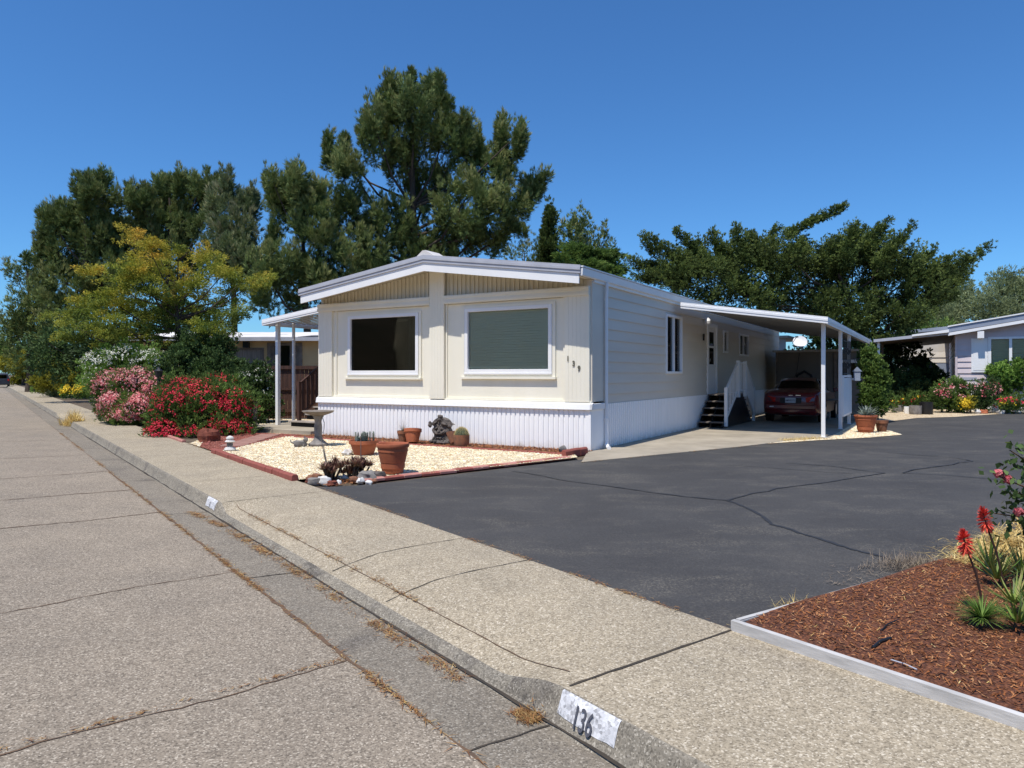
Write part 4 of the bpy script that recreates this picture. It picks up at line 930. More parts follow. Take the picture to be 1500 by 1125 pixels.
# ================================================================== NEIGHBOUR BEHIND LEFT
nb = thing('tan_bungalow', 'tan sided home with a flat white roof and glazed door behind the fence', 'house', (-14.5, 30.5, 0), 0)
def lapx(xlo, xhi, z0, z1, row, holes, y, name, mat, parent, d=.02):
    mb = MB(); n = int(round((z1 - z0) / row)); row = (z1 - z0) / n
    for i in range(n):
        a, b = z0 + i * row, z0 + (i + 1) * row; cuts = sorted({a, b} | {v for h in holes for v in h[2:] if a < v < b})
        for c, e in zip(cuts, cuts[1:]):
            iv = [(xlo, xhi)]
            for h in holes:
                if h[2] < (c + e) / 2 < h[3]: iv = [w for p, q in iv for w in (((p, min(q, h[0])) if p < h[0] else None), ((max(p, h[1]), q) if q > h[1] else None)) if w and w[1] > w[0]]
            ya_, yb2 = y - d * (1 - (c - a) / row), y - d * (1 - (e - a) / row)
            for p, q in iv: mb.ex([(p, y + .08, c), (p, ya_, c), (p, yb2, e), (p, y + .08, e)], (q - p, 0, 0))
    return mb.build(name, mat, parent)
NH = [(2.6, 3.75, 1.2, 2.6), (4.15, 5.35, .4, 2.78)]
lapx(-2, 9, .0, 3.0, .2, NH, 0, 'wall', 'beige_wall', nb)
mb = MB(); mb.box(-2.2, 9.3, -.45, -.40, 2.96, 3.12); mb.build('gutter', 'fascia_metal', nb)
mb = MB(); mb.ex([(-2.2, -.42, 3.10), (-2.2, 4.5, 3.62), (-2.2, 4.5, 3.55), (-2.2, -.42, 3.03)], (11.5, 0, 0)); mb.build('roof', 'roof_white', nb)
mb = MB(); mb.ex([(5.4, -.35, 3.125), (5.7, .7, 3.24), (6.6, .9, 3.27), (7.0, .2, 3.19), (7.6, .9, 3.27), (9.2, .9, 3.27), (9.2, -.35, 3.125)], (0, 0, .012)); mb.build('roof_patch', 'roof_dark', nb)
mb = MB(); mb.box(2.5, 3.85, -.04, .05, 1.12, 1.2); mb.box(2.5, 3.85, -.04, .05, 2.6, 2.68); mb.box(2.5, 2.6, -.04, .05, 1.2, 2.6); mb.box(3.75, 3.85, -.04, .05, 1.2, 2.6); f = mb.build('window', 'wood_grey', nb); mb = MB(); mb.box(2.6, 3.75, .0, .02, 1.2, 2.6); mb.build('pane', 'curtain', f)
mb = MB(); mb.box(4.0, 4.15, -.05, .06, .3, 2.9); mb.box(5.35, 5.5, -.05, .06, .3, 2.9); mb.box(4.15, 5.35, -.05, .06, 2.78, 2.9); mb.box(4.95, 5.35, .0, .04, .4, 2.78); mb.box(4.15, 4.3, 0, .04, .4, 2.78); f = mb.build('door', 'wood_grey', nb)
mb = MB(); mb.box(4.3, 4.95, .01, .03, .4, 2.78); mb.build('pane', 'glass', f); mb = MB(); mb.box(4.1, 5.4, .5, .55, .3, 2.8); mb.build('room_dark', 'dark', f)
mb = MB(); mb.box(3.0, 3.25, -.2, -.02, 2.68, 2.95); mb.build('wall_lamp', 'black', nb)
mb = MB(); mb.tube([(3.75, 2.0, 3.3), (3.75, 2.0, 3.95), (3.82, 2.0, 4.05), (3.95, 2.0, 4.05)], .07, 10); mb.lathe([(.16, 3.30), (.14, 3.42), (.1, 3.5)], (3.75, 2.0, 0), 12); mb.build('vent_pipe', 'white', nb, smooth=True)
# ================================================================== NEIGHBOUR ON THE RIGHT
NR = Vector((18.75, 30.0, 0))
nr = thing('mauve_home', 'mauve sided home with white trimmed gable and shuttered window at right', 'mobile home', NR, HR)
NH2 = [(1.15, 4.6, 1.72, 3.08)]
lapx(0, 10, .85, 3.3, .235, NH2, 0, 'wall', 'pink_wall', nr, .035)
mb = MB(); mb.box(0, 10, .03, .12, 3.3, 4.0); mb.ex([(0.02, .04, 3.3), (5, .04, 3.3), (5, .04, 4.3), (0.02, .04, 3.42)], (0, .08, 0)); mb.build('gable_wall', 'pink_wall', nr) if False else None
mb = MB(); mb.ex([(0.0, .02, 3.3), (9.9, .02, 3.3), (9.9, .02, 3.42), (5, .02, 4.25), (0.0, .02, 3.42)], (0, .08, 0)); mb.build('gable_panel', 'pink_wall', nr)
mb = MB(); mb.box(-.02, .06, -.05, .0, .8, 3.35); mb.build('corner_trim', 'pink_wall', nr)
corr((0, -.03, 0), (1, 0, 0), 10, 0, .85, (0, -1, 0), 'skirting', nr)
lap(.1, 16, .0, 3.4, .235, [], 0, -1, 'side_wall', 'pink_wall', nr)
mb = MB()
for xa, za, xb, zb in ((-.25, 3.56, 5, 4.46), (5, 4.46, 10.25, 3.56)): mb.ex([(xa, -.38, za - .06), (xb, -.38, zb - .06), (xb, -.38, zb), (xa, -.38, za)], (0, 16.5, 0))
rf = mb.build('roof', 'roof_white', nr)
mb = MB(); mb.ex([(-.3, -.44, 3.30), (5, -.44, 4.20), (5, -.44, 4.41), (-.3, -.44, 3.51)], (0, .05, 0)); mb.ex([(5, -.44, 4.20), (10.3, -.44, 3.30), (10.3, -.44, 3.51), (5, -.44, 4.41)], (0, .05, 0)); mb.build('fascia_band', 'blue_grey', rf)
mb = MB(); mb.ex([(-.28, -.46, 3.16), (5, -.46, 4.06), (5, -.46, 4.18), (-.28, -.46, 3.28)], (0, .07, 0)); mb.ex([(-.3, -.48, 3.52), (5, -.48, 4.42), (5, -.48, 4.47), (-.3, -.48, 3.57)], (0, .1, 0)); mb.build('fascia_board', 'white', rf)
mb = MB(); mb.box(.75, .98, -.44, -.0, 3.03, 3.32); mb.build('beam_end', 'white', nr)
mb = MB(); t = .09; x0, x1, z0, z1 = NH2[0]
for q in ((x0 - .02, x0 + t, z0, z1), (x1 - t, x1, z0, z1), (x0 + t, x1 - t, z0, z0 + t), (x0 + t, x1 - t, z1 - t, z1), (1.85, 1.95, z0 + t, z1 - t)): mb.box(q[0], q[1], -.06, .03, q[2], q[3])
f = mb.build('window', 'white', nr); mb = MB(); mb.box(x0, x1, .0, .01, z0, z1); mb.build('pane', 'glass', f)
mb = MB(); z = z0 + .05
while z < z1: mb.ex([(x0, .05, z), (x0, .10, z + .04), (x0, .098, z + .042), (x0, .048, z + .002)], (x1 - x0, 0, 0)); z += .07
mb.box(x0, x1, .13, .14, z0, z1); mb.build('blind', 'blind', f)
mb = MB(); mb.box(.55, 1.12, -.06, -.0, 1.62, 3.04); mb.box(.62, 1.05, -.07, -.06, 1.70, 2.96); mb.build('shutter', 'white', nr, bevel=.006)
mb = MB(); mb.box(.2, .75, -.04, 0, 1.30, 1.42); mb.build('vent', 'fascia_metal', nr)
np_ = thing('neighbour_carport', 'dark brown carport awning on thin posts beside the mauve home', 'carport', NR, HR)
mb = MB(); mb.ex([(-.0, -.3, 3.27), (-3.0, -.3, 3.00), (-3.0, -.3, 3.06), (-.0, -.3, 3.33)], (0, 11, 0)); mb.build('roof', 'brown_soffit', np_)
mb = MB(); mb.ex([(-.1, -.34, 3.22), (-3.05, -.34, 2.96), (-3.05, -.34, 3.08), (-.1, -.34, 3.36)], (0, .035, 0)); mb.box(-3.08, -3.05, -.3, 10.7, 2.96, 3.08); mb.build('fascia', 'fascia_metal', np_)
mb = MB(); mb.ex([(-.25, -.5, 3.30), (-1.6, -.5, 3.16), (-1.6, -.5, 3.24), (-.25, -.5, 3.42)], (0, 1.2, 0)); mb.build('front_flashing', 'white', np_)
for i, b in enumerate((0.0, 2.6, 5.0, 7.6, 10.2)):
    mb = MB(); mb.box(-2.95, -2.85, b - .05, b + .05, 0, 3.0); mb.build('post', 'white' if i == 0 else 'brown_soffit', np_)
# small homes glimpsed under that carport
fh = thing('beige_cottage', 'beige sided cottage with shallow grey gable seen beneath the brown carport awning', 'house', (25.2, 44.0, 0), -.35)
lapx(-1.2, 6.0, 0, 2.9, .34, [], 0, 'wall', 'cream_side', fh, .05)
mb = MB(); mb.ex([(-1.4, -.3, 4.0), (2.0, -.3, 4.3), (6.3, -.3, 2.9), (6.3, -.3, 3.1), (2.0, -.3, 4.5), (-1.4, -.3, 4.2)], (0, 8, 0)); mb.build('roof', 'blue_grey', fh)
mb = MB(); mb.ex([(-1.2, -.0, 2.9), (6.0, 0, 2.9), (2.0, 0, 4.2), (-1.2, 0, 3.9)], (0, .1, 0)); mb.build('gable_panel', 'cream_side', fh)
mb = MB(); mb.box(1.0, 1.6, -.05, .0, 1.2, 2.2); mb.build('window', 'blue_grey', fh)
fs2 = thing('garden_shed', 'small pale gabled shed roof peeking over the dark hedge', 'shed', (21.5, 37.0, 0), -.2)
mb = MB(); mb.box(-.5, .5, 0, 1.3, 0, 1.95); mb.ex([(-.5, 0, 1.95), (.5, 0, 1.95), (0, 0, 2.35)], (0, 1.8, 0)); mb.build('wall', 'fascia_metal', fs2)
mb = MB(); mb.ex([(-.65, -.1, 1.86), (0, -.1, 2.38), (.65, -.1, 1.86), (.65, -.1, 1.93), (0, -.1, 2.45), (-.65, -.1, 1.93)], (0, 1.6, 0)); mb.build('roof', 'stone_grey', fs2)
wb = thing('white_house', 'white walled house sliver with small window left of the mauve home', 'house', (29.6, 47.0, 0), -.5)
mb = MB(); mb.box(-1.8, 4, 0, 5, 0, 3.4); mb.build('wall', 'white', wb); mb = MB(); mb.ex([(-2.2, -.5, 3.4), (4.2, -.5, 3.4), (1, -.5, 4.3)], (0, 6, 0)); mb.build('roof', 'roof_white', wb)
mb = MB(); mb.box(-1.2, -.2, -.06, -.01, 2.3, 3.1); mb.build('window', 'blue_grey', wb)
rh = thing('rear_neighbour', 'bright white sided home glimpsed past the far end of the carport', 'house', L(-2, 27.5), HR)
lapx(-3, 1.0, 0, 3.5, .25, [], 0, 'wall', 'glow_white', rh); mb = MB(); mb.box(-3.2, 1.2, -.4, 5, 3.5, 3.62); mb.build('roof', 'roof_white', rh)
# ================================================================== RED CAR (rear towards camera)
car = thing('parked_car', 'dark red sedan parked nose-in under the carport', 'car', L(2.05, 10.55, .012), HR)
st = [ # y, half width at waist, z low, z waist, z deck, roof half width, roof z
 (0.00, .72, .34, .60, .80, .55, .82), (.06, .80, .27, .62, .93, .60, .95), (.22, .85, .24, .64, 1.00, .62, 1.01), (.55, .87, .22, .66, 1.03, .60, 1.05),
 (.80, .875, .22, .67, 1.02, .60, 1.08), (1.25, .88, .22, .68, 1.00, .55, 1.32), (1.60, .88, .22, .68, .99, .53, 1.40), (2.20, .88, .22, .68, .98, .53, 1.42),
 (2.80, .88, .22, .68, .97, .54, 1.37), (3.40, .88, .22, .67, .95, .60, 1.02), (3.9, .87, .22, .66, .90, .58, .93), (4.35, .82, .24, .60, .78, .5, .82), (4.6, .68, .30, .52, .64, .4, .66)]
def sect(r):
    y, hw, zl, zw, zd, rw, rz = r; top = max(rz, zd)
    h = [(0, zl), (hw * .85, zl), (hw * .985, zl + .07), (hw, zw - .1), (hw, zw + .05), (hw * .97, zd - .05), (hw * .90, zd), (min(hw * .88, rw + (hw * .88 - rw) * .55), zd + (top - zd) * .5), (rw, top - .03 if top > zd + .1 else top), (rw * .8, top), (0, top + .012)]
    return [Vector((x, y, z)) for x, z in h] + [Vector((-x, y, z)) for x, z in h[-2:0:-1]]
secs = [sect(r) for r in st]; n = len(secs[0]); bodyf = []; glassf = []
allv = [v for s_ in secs for v in s_]
for i in range(len(st) - 1):
    for k in range(n):
        f = (i * n + k, i * n + (k + 1) % n, (i + 1) * n + (k + 1) % n, (i + 1) * n + k)
        kk = k if k < 10 else n - 1 - k
        g = (kk in (6, 7) and 4 <= i <= 8) or (kk in (8, 9) and i in (4,)) or (kk in (8, 9) and i == 8)
        (glassf if g else bodyf).append(f)
bodyf += [tuple(range(n - 1, -1, -1)), tuple((len(st) - 1) * n + k for k in range(n))]
mb = MB(); mb.add(allv, bodyf); mb.build('body', 'carpaint', car, smooth=True)
mb = MB(); mb.add(allv, glassf); mb.build('window_glass', 'glass_dark', car, smooth=True)
mb = MB(); mb.ex([(-.74, -.05, .44), (-.74, .10, .40), (-.74, .10, .57), (-.74, -.05, .58)], (1.48, 0, 0)); mb.build('rear_bumper', 'carpaint', car, bevel=.02)
for sx_ in (-1, 1):
    mb = MB(); q = [(.46 * sx_, -.025, .66), (.70 * sx_, -.015, .66), (.80 * sx_, .10, .69), (.78 * sx_, .10, .83), (.68 * sx_, .0, .85), (.44 * sx_, -.02, .80)]
    mb.ex(q, (0, .10, 0)); mb.build('tail_light', 'lens', car, bevel=.008)
mb = MB(); mb.box(-.32, .32, -.015, .03, .62, .80); mb.build('plate_recess', 'black', car)
mb = MB(); mb.box(-.155, .155, -.03, -.015, .64, .795); pl = mb.build('licence_plate', 'plate', car, bevel=.004)
text('plate_characters', '4MVX171', .075, 'plate_text', pl, (0, -.032, .71), (PI / 2, 0, 0), .001, .95, .001)
mb = MB(); mb.box(-.06, .06, -.012, .0, .865, .88); mb.box(.15, .30, -.012, 0, .86, .885); mb.build('badge', 'chrome', car)
mb = MB(); mb.box(-.62, -.50, -.056, -.05, .50, .53); mb.build('bumper_sticker', 'white', car)
for wx, wy in ((-.80, .95), (.80, .95), (-.80, 3.75), (.80, 3.75)):
    mb = MB(); mb.tube([(wx - .10, wy, .31), (wx + .10, wy, .31)], .31, 26); wheel = mb.build('wheel', 'rubber', car, smooth=True)
    mb = MB(); sg = 1 if wx > 0 else -1; mb.tube([(wx + sg * .10, wy, .31), (wx + sg * .106, wy, .31)], .19, 20); mb.build('rim', 'steel', wheel)
for sg in (-1, 1): mb = MB(); mb.bar((sg * .90, 2.95, 1.0), (sg * 1.05, 2.95, 1.02), .10, .13); mb.build('mirror', 'carpaint', car, bevel=.02)
# workbench with oddments to the right of the car
wt = thing('folding_table', 'cluttered low table behind the first carport post', 'table', L(3.15, 12.3), HR)
mb = MB(); mb.box(-.3, .3, -.5, .8, .68, .72); mb.build('table_top', 'wood_grey', wt)
for a in ((-.26, -.45), (.26, -.45), (-.26, .75), (.26, .75)): mb = MB(); mb.tube([(a[0], a[1], .012), (a[0], a[1], .68)], .018, 6); mb.build('leg', 'steel', wt)
# ================================================================== GARDEN OBJECTS
def edging(a, b, n, label, group, z=.02, h=.085, w=.10, mat='edging', cat='edging block', wob=.01):
    a, b = Vector(a), Vector(b); d = (b - a) / n; ang = math.atan2(d.y, d.x); ln = d.length
    proto = None
    for i in range(n):
        p = a + d * i
        if proto is None or mat == 'mix':
            mb = MB(); mb.ex([(.004, 0, 0), (.004, w, 0), (.004, w, h * .8), (.004, w * .75, h), (.004, w * .25, h), (.004, 0, h * .8)], (ln - .008, 0, 0)); proto = mb.build('edging_block', mat if mat != 'mix' else ('edging' if i % 2 else 'edge_pale'), None, bevel=.006); o = proto
        else: o = proto.copy(); COL.objects.link(o)
        o.location = (p.x + random.uniform(-wob, wob) * .6, p.y + random.uniform(-wob, wob) * .6, z - .03 + random.uniform(-.006, .006)); o.rotation_euler = (random.uniform(-.03, .03), random.uniform(-.015, .015), ang + random.uniform(-wob, wob) * 2)
        tag(o, label, cat, group)
edging(S(10.15, 3.665), S(14.75, 3.665), 15, 'red scalloped concrete edging block in the row between sidewalk and cream gravel', 'red edging blocks along the sidewalk', w=.10, h=.10)
edging(L(-1.05, -5.42), L(.22, -1.32), 13, 'flat red paving brick in the row between cream gravel and black drive', 'red bricks along the black drive', w=.16, h=.05, mat='mix', cat='brick')
edging(L(.05, -.95), L(-7.4, -.95), 24, 'red edging block in the row in front of the white skirting', 'red edging blocks below the home', w=.08, h=.06)
edging(S(17.4, 3.67), S(22.2, 3.67), 12, 'pale red edging block in the row under the pink and red oleanders', 'edging blocks beside the oleanders', w=.09, h=.06, mat='edge_pale')
edging(L(-9.75, -1.5), S(16.15, 3.8), 12, 'dark red edging block in the row between lava path and rock strip', 'edging blocks north of the lava path', w=.06, h=.05)
edging(S(14.85, 3.78), L(-7.7, -1.08), 13, 'low dark red edging block in the row between lava path and cream gravel', 'edging blocks south of the lava path', w=.05, h=.045)
edging(L(.06, -1.25), L(.16, -.45), 3, 'upright red edging block in the short row at the home corner', 'edging blocks at the home corner', w=.10, h=.15)
# stepping stones on lava path
A_, B_ = S(15.55, 4.15), L(-8.5, -.75)
for i in range(5):
    t0, t1 = i / 5 + .01, (i + 1) / 5 - .01; a, b = A_.lerp(B_, t0), A_.lerp(B_, t1); d = (b - a).normalized(); nn = Vector((-d.y, d.x, 0)) * .24
    mb = MB(); poly = [a - nn, a.lerp(b, .5) - nn * 1.15, b - nn * .9, b + nn, a.lerp(b, .5) + nn * 1.1, a + nn * .95]; c = sum(poly, Vector()) / 6
    mb.prism([p - c for p in poly], 0, .025); o = mb.build('flagstone', 'path_stone', None, bevel=.006); o.location = (c.x, c.y, .015)
    tag(o, 'pink flagstone laid in the row along the red lava path', 'flagstone', 'flagstones along the lava path')
tag(pebbles('loose_gravel', garden, 24000, .017, .022, 'pebble'), 'cream pebbles filling the front garden bed', 'gravel', kind='stuff')
tag(pebbles('loose_lava', lava, 9000, .017, .016, 'lavachip'), 'red lava rock chips covering the garden path', 'gravel', kind='stuff')
tag(pebbles('loose_gravel', gv1, 7000, .016, .008, 'pebble'), 'pale gravel beside the front carport posts', 'gravel', kind='stuff')
tag(pebbles('loose_gravel', strip, 5000, .018, .010, 'pebble'), 'cream gravel strip around the red lava boulder', 'gravel', kind='stuff')
tag(chips('bark_chips', mulch_strip, 4000, .05, .014, .018, 'chips'), 'brown bark strip between white skirting and red edging', 'mulch')
# pots
def pot(name, label, loc, r, h, mat='terra', style='rim', tilt=0, soil=True):
    e = thing(name, label, 'plant pot', loc); 
    if tilt: e.rotation_euler = (tilt, 0, 0)
    mb = MB(); b = r * .68
    if style == 'big': pr = [(b * .9, 0), (b, .01), (b * 1.08, h * .16), (b * 1.14, h * .17), (b * 1.16, h * .36), (b * 1.20, h * .37), (r * .96, h * .72), (r * .985, h * .73), (r * .985, h * .86), (r * 1.05, h * .87), (r * 1.09, h * .93), (r * 1.05, h * .995), (r * .98, h), (r * .92, h * .97), (r * .88, h * .85), (.01, h * .84)]
    elif style == 'cyl': pr = [(r * .93, 0), (r * .96, .02), (r, h * .5), (r, h), (r * .92, h), (r * .9, h * .88), (.01, h * .88)]
    else: pr = [(b, 0), (r * .93, h * .74), (r * .93, h * .75), (r * 1.03, h * .76), (r * 1.03, h), (r * .95, h), (r * .9, h * .9), (.01, h * .9)]
    mb.lathe(pr, (0, 0, 0), 36); mb.build('bowl', mat, e, smooth=True)
    if soil: mb = MB(); mb.lathe([(.01, h * .86), (r * .9, h * .9)], (0, 0, 0), 20); mb.build('soil', 'soil', e)
    return e
def rosette(parent, c, n, ln, wd, lm, name='plant', up=.7, droop=.2, seg=4, base=.02):
    c = np.array(c, float); a = RNG.uniform(0, 2 * PI, n); el = RNG.uniform(.15, 1.0, n) * up * 1.45
    d = unit(np.c_[np.cos(a) * np.cos(el), np.sin(a) * np.cos(el), np.sin(el)]); b = c + d * base
    V, k = blades(b, d, ln * RNG.uniform(.7, 1.15, n), wd * RNG.uniform(.8, 1.2, n), droop, seg)
    return V, RNG.uniform(0, 1, n)[k]
p = pot('large_pot', 'large empty terracotta pot standing in the gravel by the red brick edge', L(-1.22, -4.62, .03), .235, .46, 'terra', 'big', soil=False)
p = pot('succulent_bowl', 'wide terracotta bowl of pale upright succulents in the gravel', L(-3.35, -2.95, .03), .27, .27, 'terra')
Vs = [];Ts = []
for i in range(22):
    hh_ = random.uniform(.08, .20); a = random.uniform(0, 2 * PI); r = random.uniform(.03, .22); V, T = rosette(p, (r * math.cos(a), r * math.sin(a), .23 + 0), 14, .034, .018, 'agave', up=.9, base=.008)
    for zz in np.linspace(0, 1, 9): Vs.append(V + np.array([0, 0, zz * hh_])); Ts.append(T + .25)
quads('succulents', joinV(*Vs), LM['agave'], p, np.concatenate(Ts))
p = pot('small_pot', 'small weathered pot with thin dry stems beside the tipped pot', L(-4.25, -.70, .03), .13, .26, 'terra_old')
V, T = rosette(p, (0, 0, .24), 40, .28, .008, 'twig', up=1.0, droop=.1); quads('dry_stems', V, LM['twig'], p, T)
p = pot('rust_pot', 'orange glazed pot leaning between small pot and stone mask', L(-3.92, -.78, .05), .19, .30, 'terra', 'rim', tilt=-.18, soil=False)
p = pot('cactus_pot', 'round brown pot holding a spiny ball cactus in front of the skirting', L(-2.72, -.62, .03), .17, .23, 'terra_old', 'cyl')
mb = MB(); n = 24; pr = []
for i in range(9): th = PI / 2 * i / 8; pr.append((.14 * math.cos(th) + .001, .21 + .17 * math.sin(th)))
vs = []
for r, z in pr:
    for k in range(48): a = 2 * PI * k / 48; rr = r * (1 + .09 * (1 if k % 3 == 0 else -.4)); vs.append((rr * math.cos(a), rr * math.sin(a), z))
mb.add(vs, [(i * 48 + k, i * 48 + (k + 1) % 48, (i + 1) * 48 + (k + 1) % 48, (i + 1) * 48 + k) for i in range(8) for k in range(48)]); mb.build('cactus', M['dirt'] if False else pm('cactus_skin', (.10, .13, .07), (.05, .06, .04), 12, .8), p, smooth=False)
b = rdir(900); b[:, 2] = abs(b[:, 2]); bb = b * np.array([.145, .145, .18]) + np.array([0, 0, .20]); V = diamonds(bb, unit(b + rdir(900) * .5), np.full(900, .035), np.full(900, .004)); quads('spines', V, LM['straw'], p, RNG.uniform(.5, 1, 900))
p = pot('agave_pot', 'large terracotta pot of pointed grey agave at the carport gravel', L(4.37, 7.85, .01), .27, .46, 'terra', 'big')
V, T = rosette(p, (0, 0, .40), 70, .40, .045, 'agave', up=.85, droop=.15); V2, T2 = rosette(p, (.10, .06, .40), 40, .33, .045, 'agave', up=.8, droop=.1); quads('agave_leaves', joinV(V, V2), LM['agave'], p, np.r_[T, T2])
p = pot('small_pot', 'small terracotta pot half hidden behind the large agave pot', L(4.72, 8.35, .01), .16, .30, 'terra_old')
# stone mask (generic garden grotesque)
mk = thing('stone_mask', 'dark cast stone garden face ornament leaning on the skirting', 'garden ornament', L(-3.42, -.50, .03), HR)
mb = MB(); nx, nz = 44, 56
def mh(u, v):     # relief height over the plaque, u -1..1, v 0..1
    g = lambda cu, cv, su, sv, a: a * math.exp(-((u - cu) / su) ** 2 - ((v - cv) / sv) ** 2)
    h = .05 + g(0, .46, .12, .10, .09) + g(.33, .58, .16, .05, .05) + g(-.33, .58, .16, .05, .05) + g(.42, .42, .2, .1, .06) + g(-.42, .42, .2, .1, .06)
    h += -g(.3, .51, .13, .035, .07) - g(-.3, .51, .13, .035, .07) - g(0, .29, .34, .045, .10) + g(0, .22, .3, .04, .05) + g(0, .36, .35, .03, .04)
    h += g(0, .93, .16, .06, .08) + g(.45, .78, .14, .07, .06) + g(-.45, .78, .14, .07, .06)
    h += .016 * math.sin(u * 21 + v * 9) * math.sin(v * 30) * (1 if v < .25 or v > .66 else .45) + .01 * math.sin(u * 40) * math.cos(v * 44)
    return max(.012, h)
def outl(v):      # half width of the silhouette
    return .245 * (1.0 if v < .12 else .86 + .14 * math.sin(v * 16) if v < .72 else max(.0, 1.02 * math.sqrt(max(0, 1 - ((v - .66) / .345) ** 2)))) + (.085 * math.exp(-((v - .72) / .055) ** 2))
vs = []
for j in range(nz + 1):
    v = j / nz; w = outl(v)
    for i in range(nx + 1):
        u = -1 + 2 * i / nx; e = max(0, 1 - abs(u) ** 6); vs.append((u * w, .10 - mh(u, v) * e - .10 * (1 - v) * .3, v * .56))
fs = [(j * (nx + 1) + i, j * (nx + 1) + i + 1, (j + 1) * (nx + 1) + i + 1, (j + 1) * (nx + 1) + i) for j in range(nz) for i in range(nx)]
k0 = len(vs); 
for j in range(nz + 1):
    v = j / nz; w = outl(v); vs += [(-w * .96, .20, v * .56), (w * .96, .20, v * .56)]
for j in range(nz): fs += [(k0 + 2 * j, k0 + 2 * j + 2, k0 + 2 * j + 3, k0 + 2 * j + 1), (j * (nx + 1), (j + 1) * (nx + 1), k0 + 2 * j + 2, k0 + 2 * j), (j * (nx + 1) + nx, k0 + 2 * j + 1, k0 + 2 * j + 3, (j + 1) * (nx + 1) + nx)]
mb.add(vs, fs); mb.build('face', 'mask', mk, smooth=False)
mb = MB(); rock(mb, (0, .06, .575), (.06, .05, .05), 3); 
for sg in (-1, 1): rock(mb, (sg * .27, .05, .40), (.055, .05, .07), 5)
for k in range(5): rock(mb, (-.2 + .1 * k, -.0, .03), (.06, .05, .04), 9 + k)
mb.build('scrolls', 'mask', mk, smooth=True)
br = MB(); br.box(-.04, .04, -.12, .12, 0, .26); o = br.build('leaning_brick', 'terra_old', None, bevel=.006); o.location = L(-3.02, -.45, .06); o.rotation_euler = (0, -.45, HR); tag(o, 'brown brick leaning against the right side of the stone mask', 'brick')
# birdbath
bb_ = thing('birdbath', 'grey stone birdbath with wide shallow basin on a pedestal', 'birdbath', L(-5.33, -2.2, .02), .0)
mb = MB(); mb.lathe([(.20, 0), (.21, .05), (.16, .08), (.10, .14), (.075, .22), (.085, .40), (.07, .52), (.09, .60), (.12, .64), (.05, .66)], (0, 0, 0), 24, wob=.02); mb.build('pedestal', 'stone_grey', bb_, smooth=True)
mb = MB(); mb.lathe([(.08, .64), (.16, .66), (.30, .71), (.335, .745), (.32, .755), (.26, .73), (.1, .70), (.01, .695)], (0, 0, 0), 30); mb.build('basin', 'wood_grey', bb_, smooth=True)
mb = MB(); mb.tube([(.10, -.06, .62), (.15, -.06, .5), (.14, -.06, .35), (.11, -.06, .28)], .006, 5); mb.build('wire', 'black', bb_)
# little stone lantern
ln_ = thing('stone_lantern', 'small white stacked stone lantern at the sidewalk end of the lava path', 'garden ornament', S(14.72, 3.92, .02), .3)
mb = MB(); mb.lathe([(.10, 0), (.115, .03), (.09, .07), (.05, .08), (.05, .10)], (0, 0, 0), 14, wob=.05); mb.build('base', 'stone_white', ln_, smooth=True)
mb = MB(); mb.box(-.055, .055, -.055, .055, .10, .17); mb.build('lamp_box', 'stone_grey', ln_)
mb = MB(); mb.lathe([(.085, .17), (.10, .19), (.06, .22), (.04, .225), (.075, .24), (.07, .27), (.02, .30)], (0, 0, 0), 14, wob=.04); mb.build('cap', 'stone_white', ln_, smooth=True)
# small pagoda / animal figure at birdbath foot
fg = thing('garden_figure', 'small weathered grey animal figure at the foot of the birdbath', 'garden ornament', L(-5.5, -2.55, .02), .4)
mb = MB(); rock(mb, (0, 0, .07), (.13, .07, .07), 21); rock(mb, (.12, 0, .15), (.055, .045, .05), 22); mb.bar((.1, .02, .18), (.09, .03, .23), .015); mb.bar((.1, -.02, .18), (.09, -.03, .23), .015); mb.tube([(-.12, 0, .08), (-.18, 0, .11), (-.19, .02, .16)], [.02, .015, .008], 6)
for a in ((-.07, -.04), (-.07, .04), (.07, -.04), (.07, .04)): mb.tube([(a[0], a[1], 0), (a[0], a[1], .06)], .018, 6)
mb.build('body', 'stone_grey', fg, smooth=True)
# rocks
def stone(label, loc, r, mat, seed, group=None, name='rock'):
    mb = MB(); rock(mb, (0, 0, r[2] * .55), r, seed, 12); o = mb.build(name, mat, None, smooth=(mat != 'stone_red')); o.location = loc; o.rotation_euler = (0, 0, seed); return tag(o, label, 'rock', group)
stone('red lava boulder beside the red oleander near the sidewalk', S(17.0, 4.15, .0) + Vector((-.1, .05, 0)), (.24, .17, .20), 'stone_red', 4, name='boulder')
CB = [(460, 709, .10, 'stone_grey'), (470, 706, .08, 'stone_white'), (476, 709, .12, 'stone_white'), (487, 711, .07, 'stone_red'), (452, 707, .07, 'stone_red'), (537, 704, .15, 'stone_grey'), (549, 702, .13, 'mask'), (528, 707, .07, 'stone_white'), (540, 709, .06, 'stone_white'), (519, 706, .09, 'terra_old'), (496, 709, .06, 'stone_white'), (466, 702, .09, 'terra_old'), (456, 703, .08, 'terra_old'), (505, 702, .07, 'stone_white'), (548, 707, .06, 'terra_old'), (555, 700, .10, 'terra_old')]
nm = {'stone_grey': 'grey', 'stone_white': 'white', 'stone_red': 'reddish', 'mask': 'dark', 'terra_old': 'brown'}
for i, (px, py, r, m_) in enumerate(CB): stone('%s rock ringing the succulent corner bed by the sidewalk' % nm[m_], G(px, py) + Vector((0, 0, .0)), (r, r * .7, r * .6), m_, i + 10, '%s rocks of the corner bed' % nm[m_])
stone('white marbled rock lying in the gravel beside the succulent bowl', G(509, 668) + Vector((0, 0, .02)), (.17, .09, .07), 'stone_white', 30)
stone('small grey rock to the right of the succulent bowl', G(541, 664) + Vector((0, 0, .02)), (.10, .07, .06), 'stone_grey', 31)
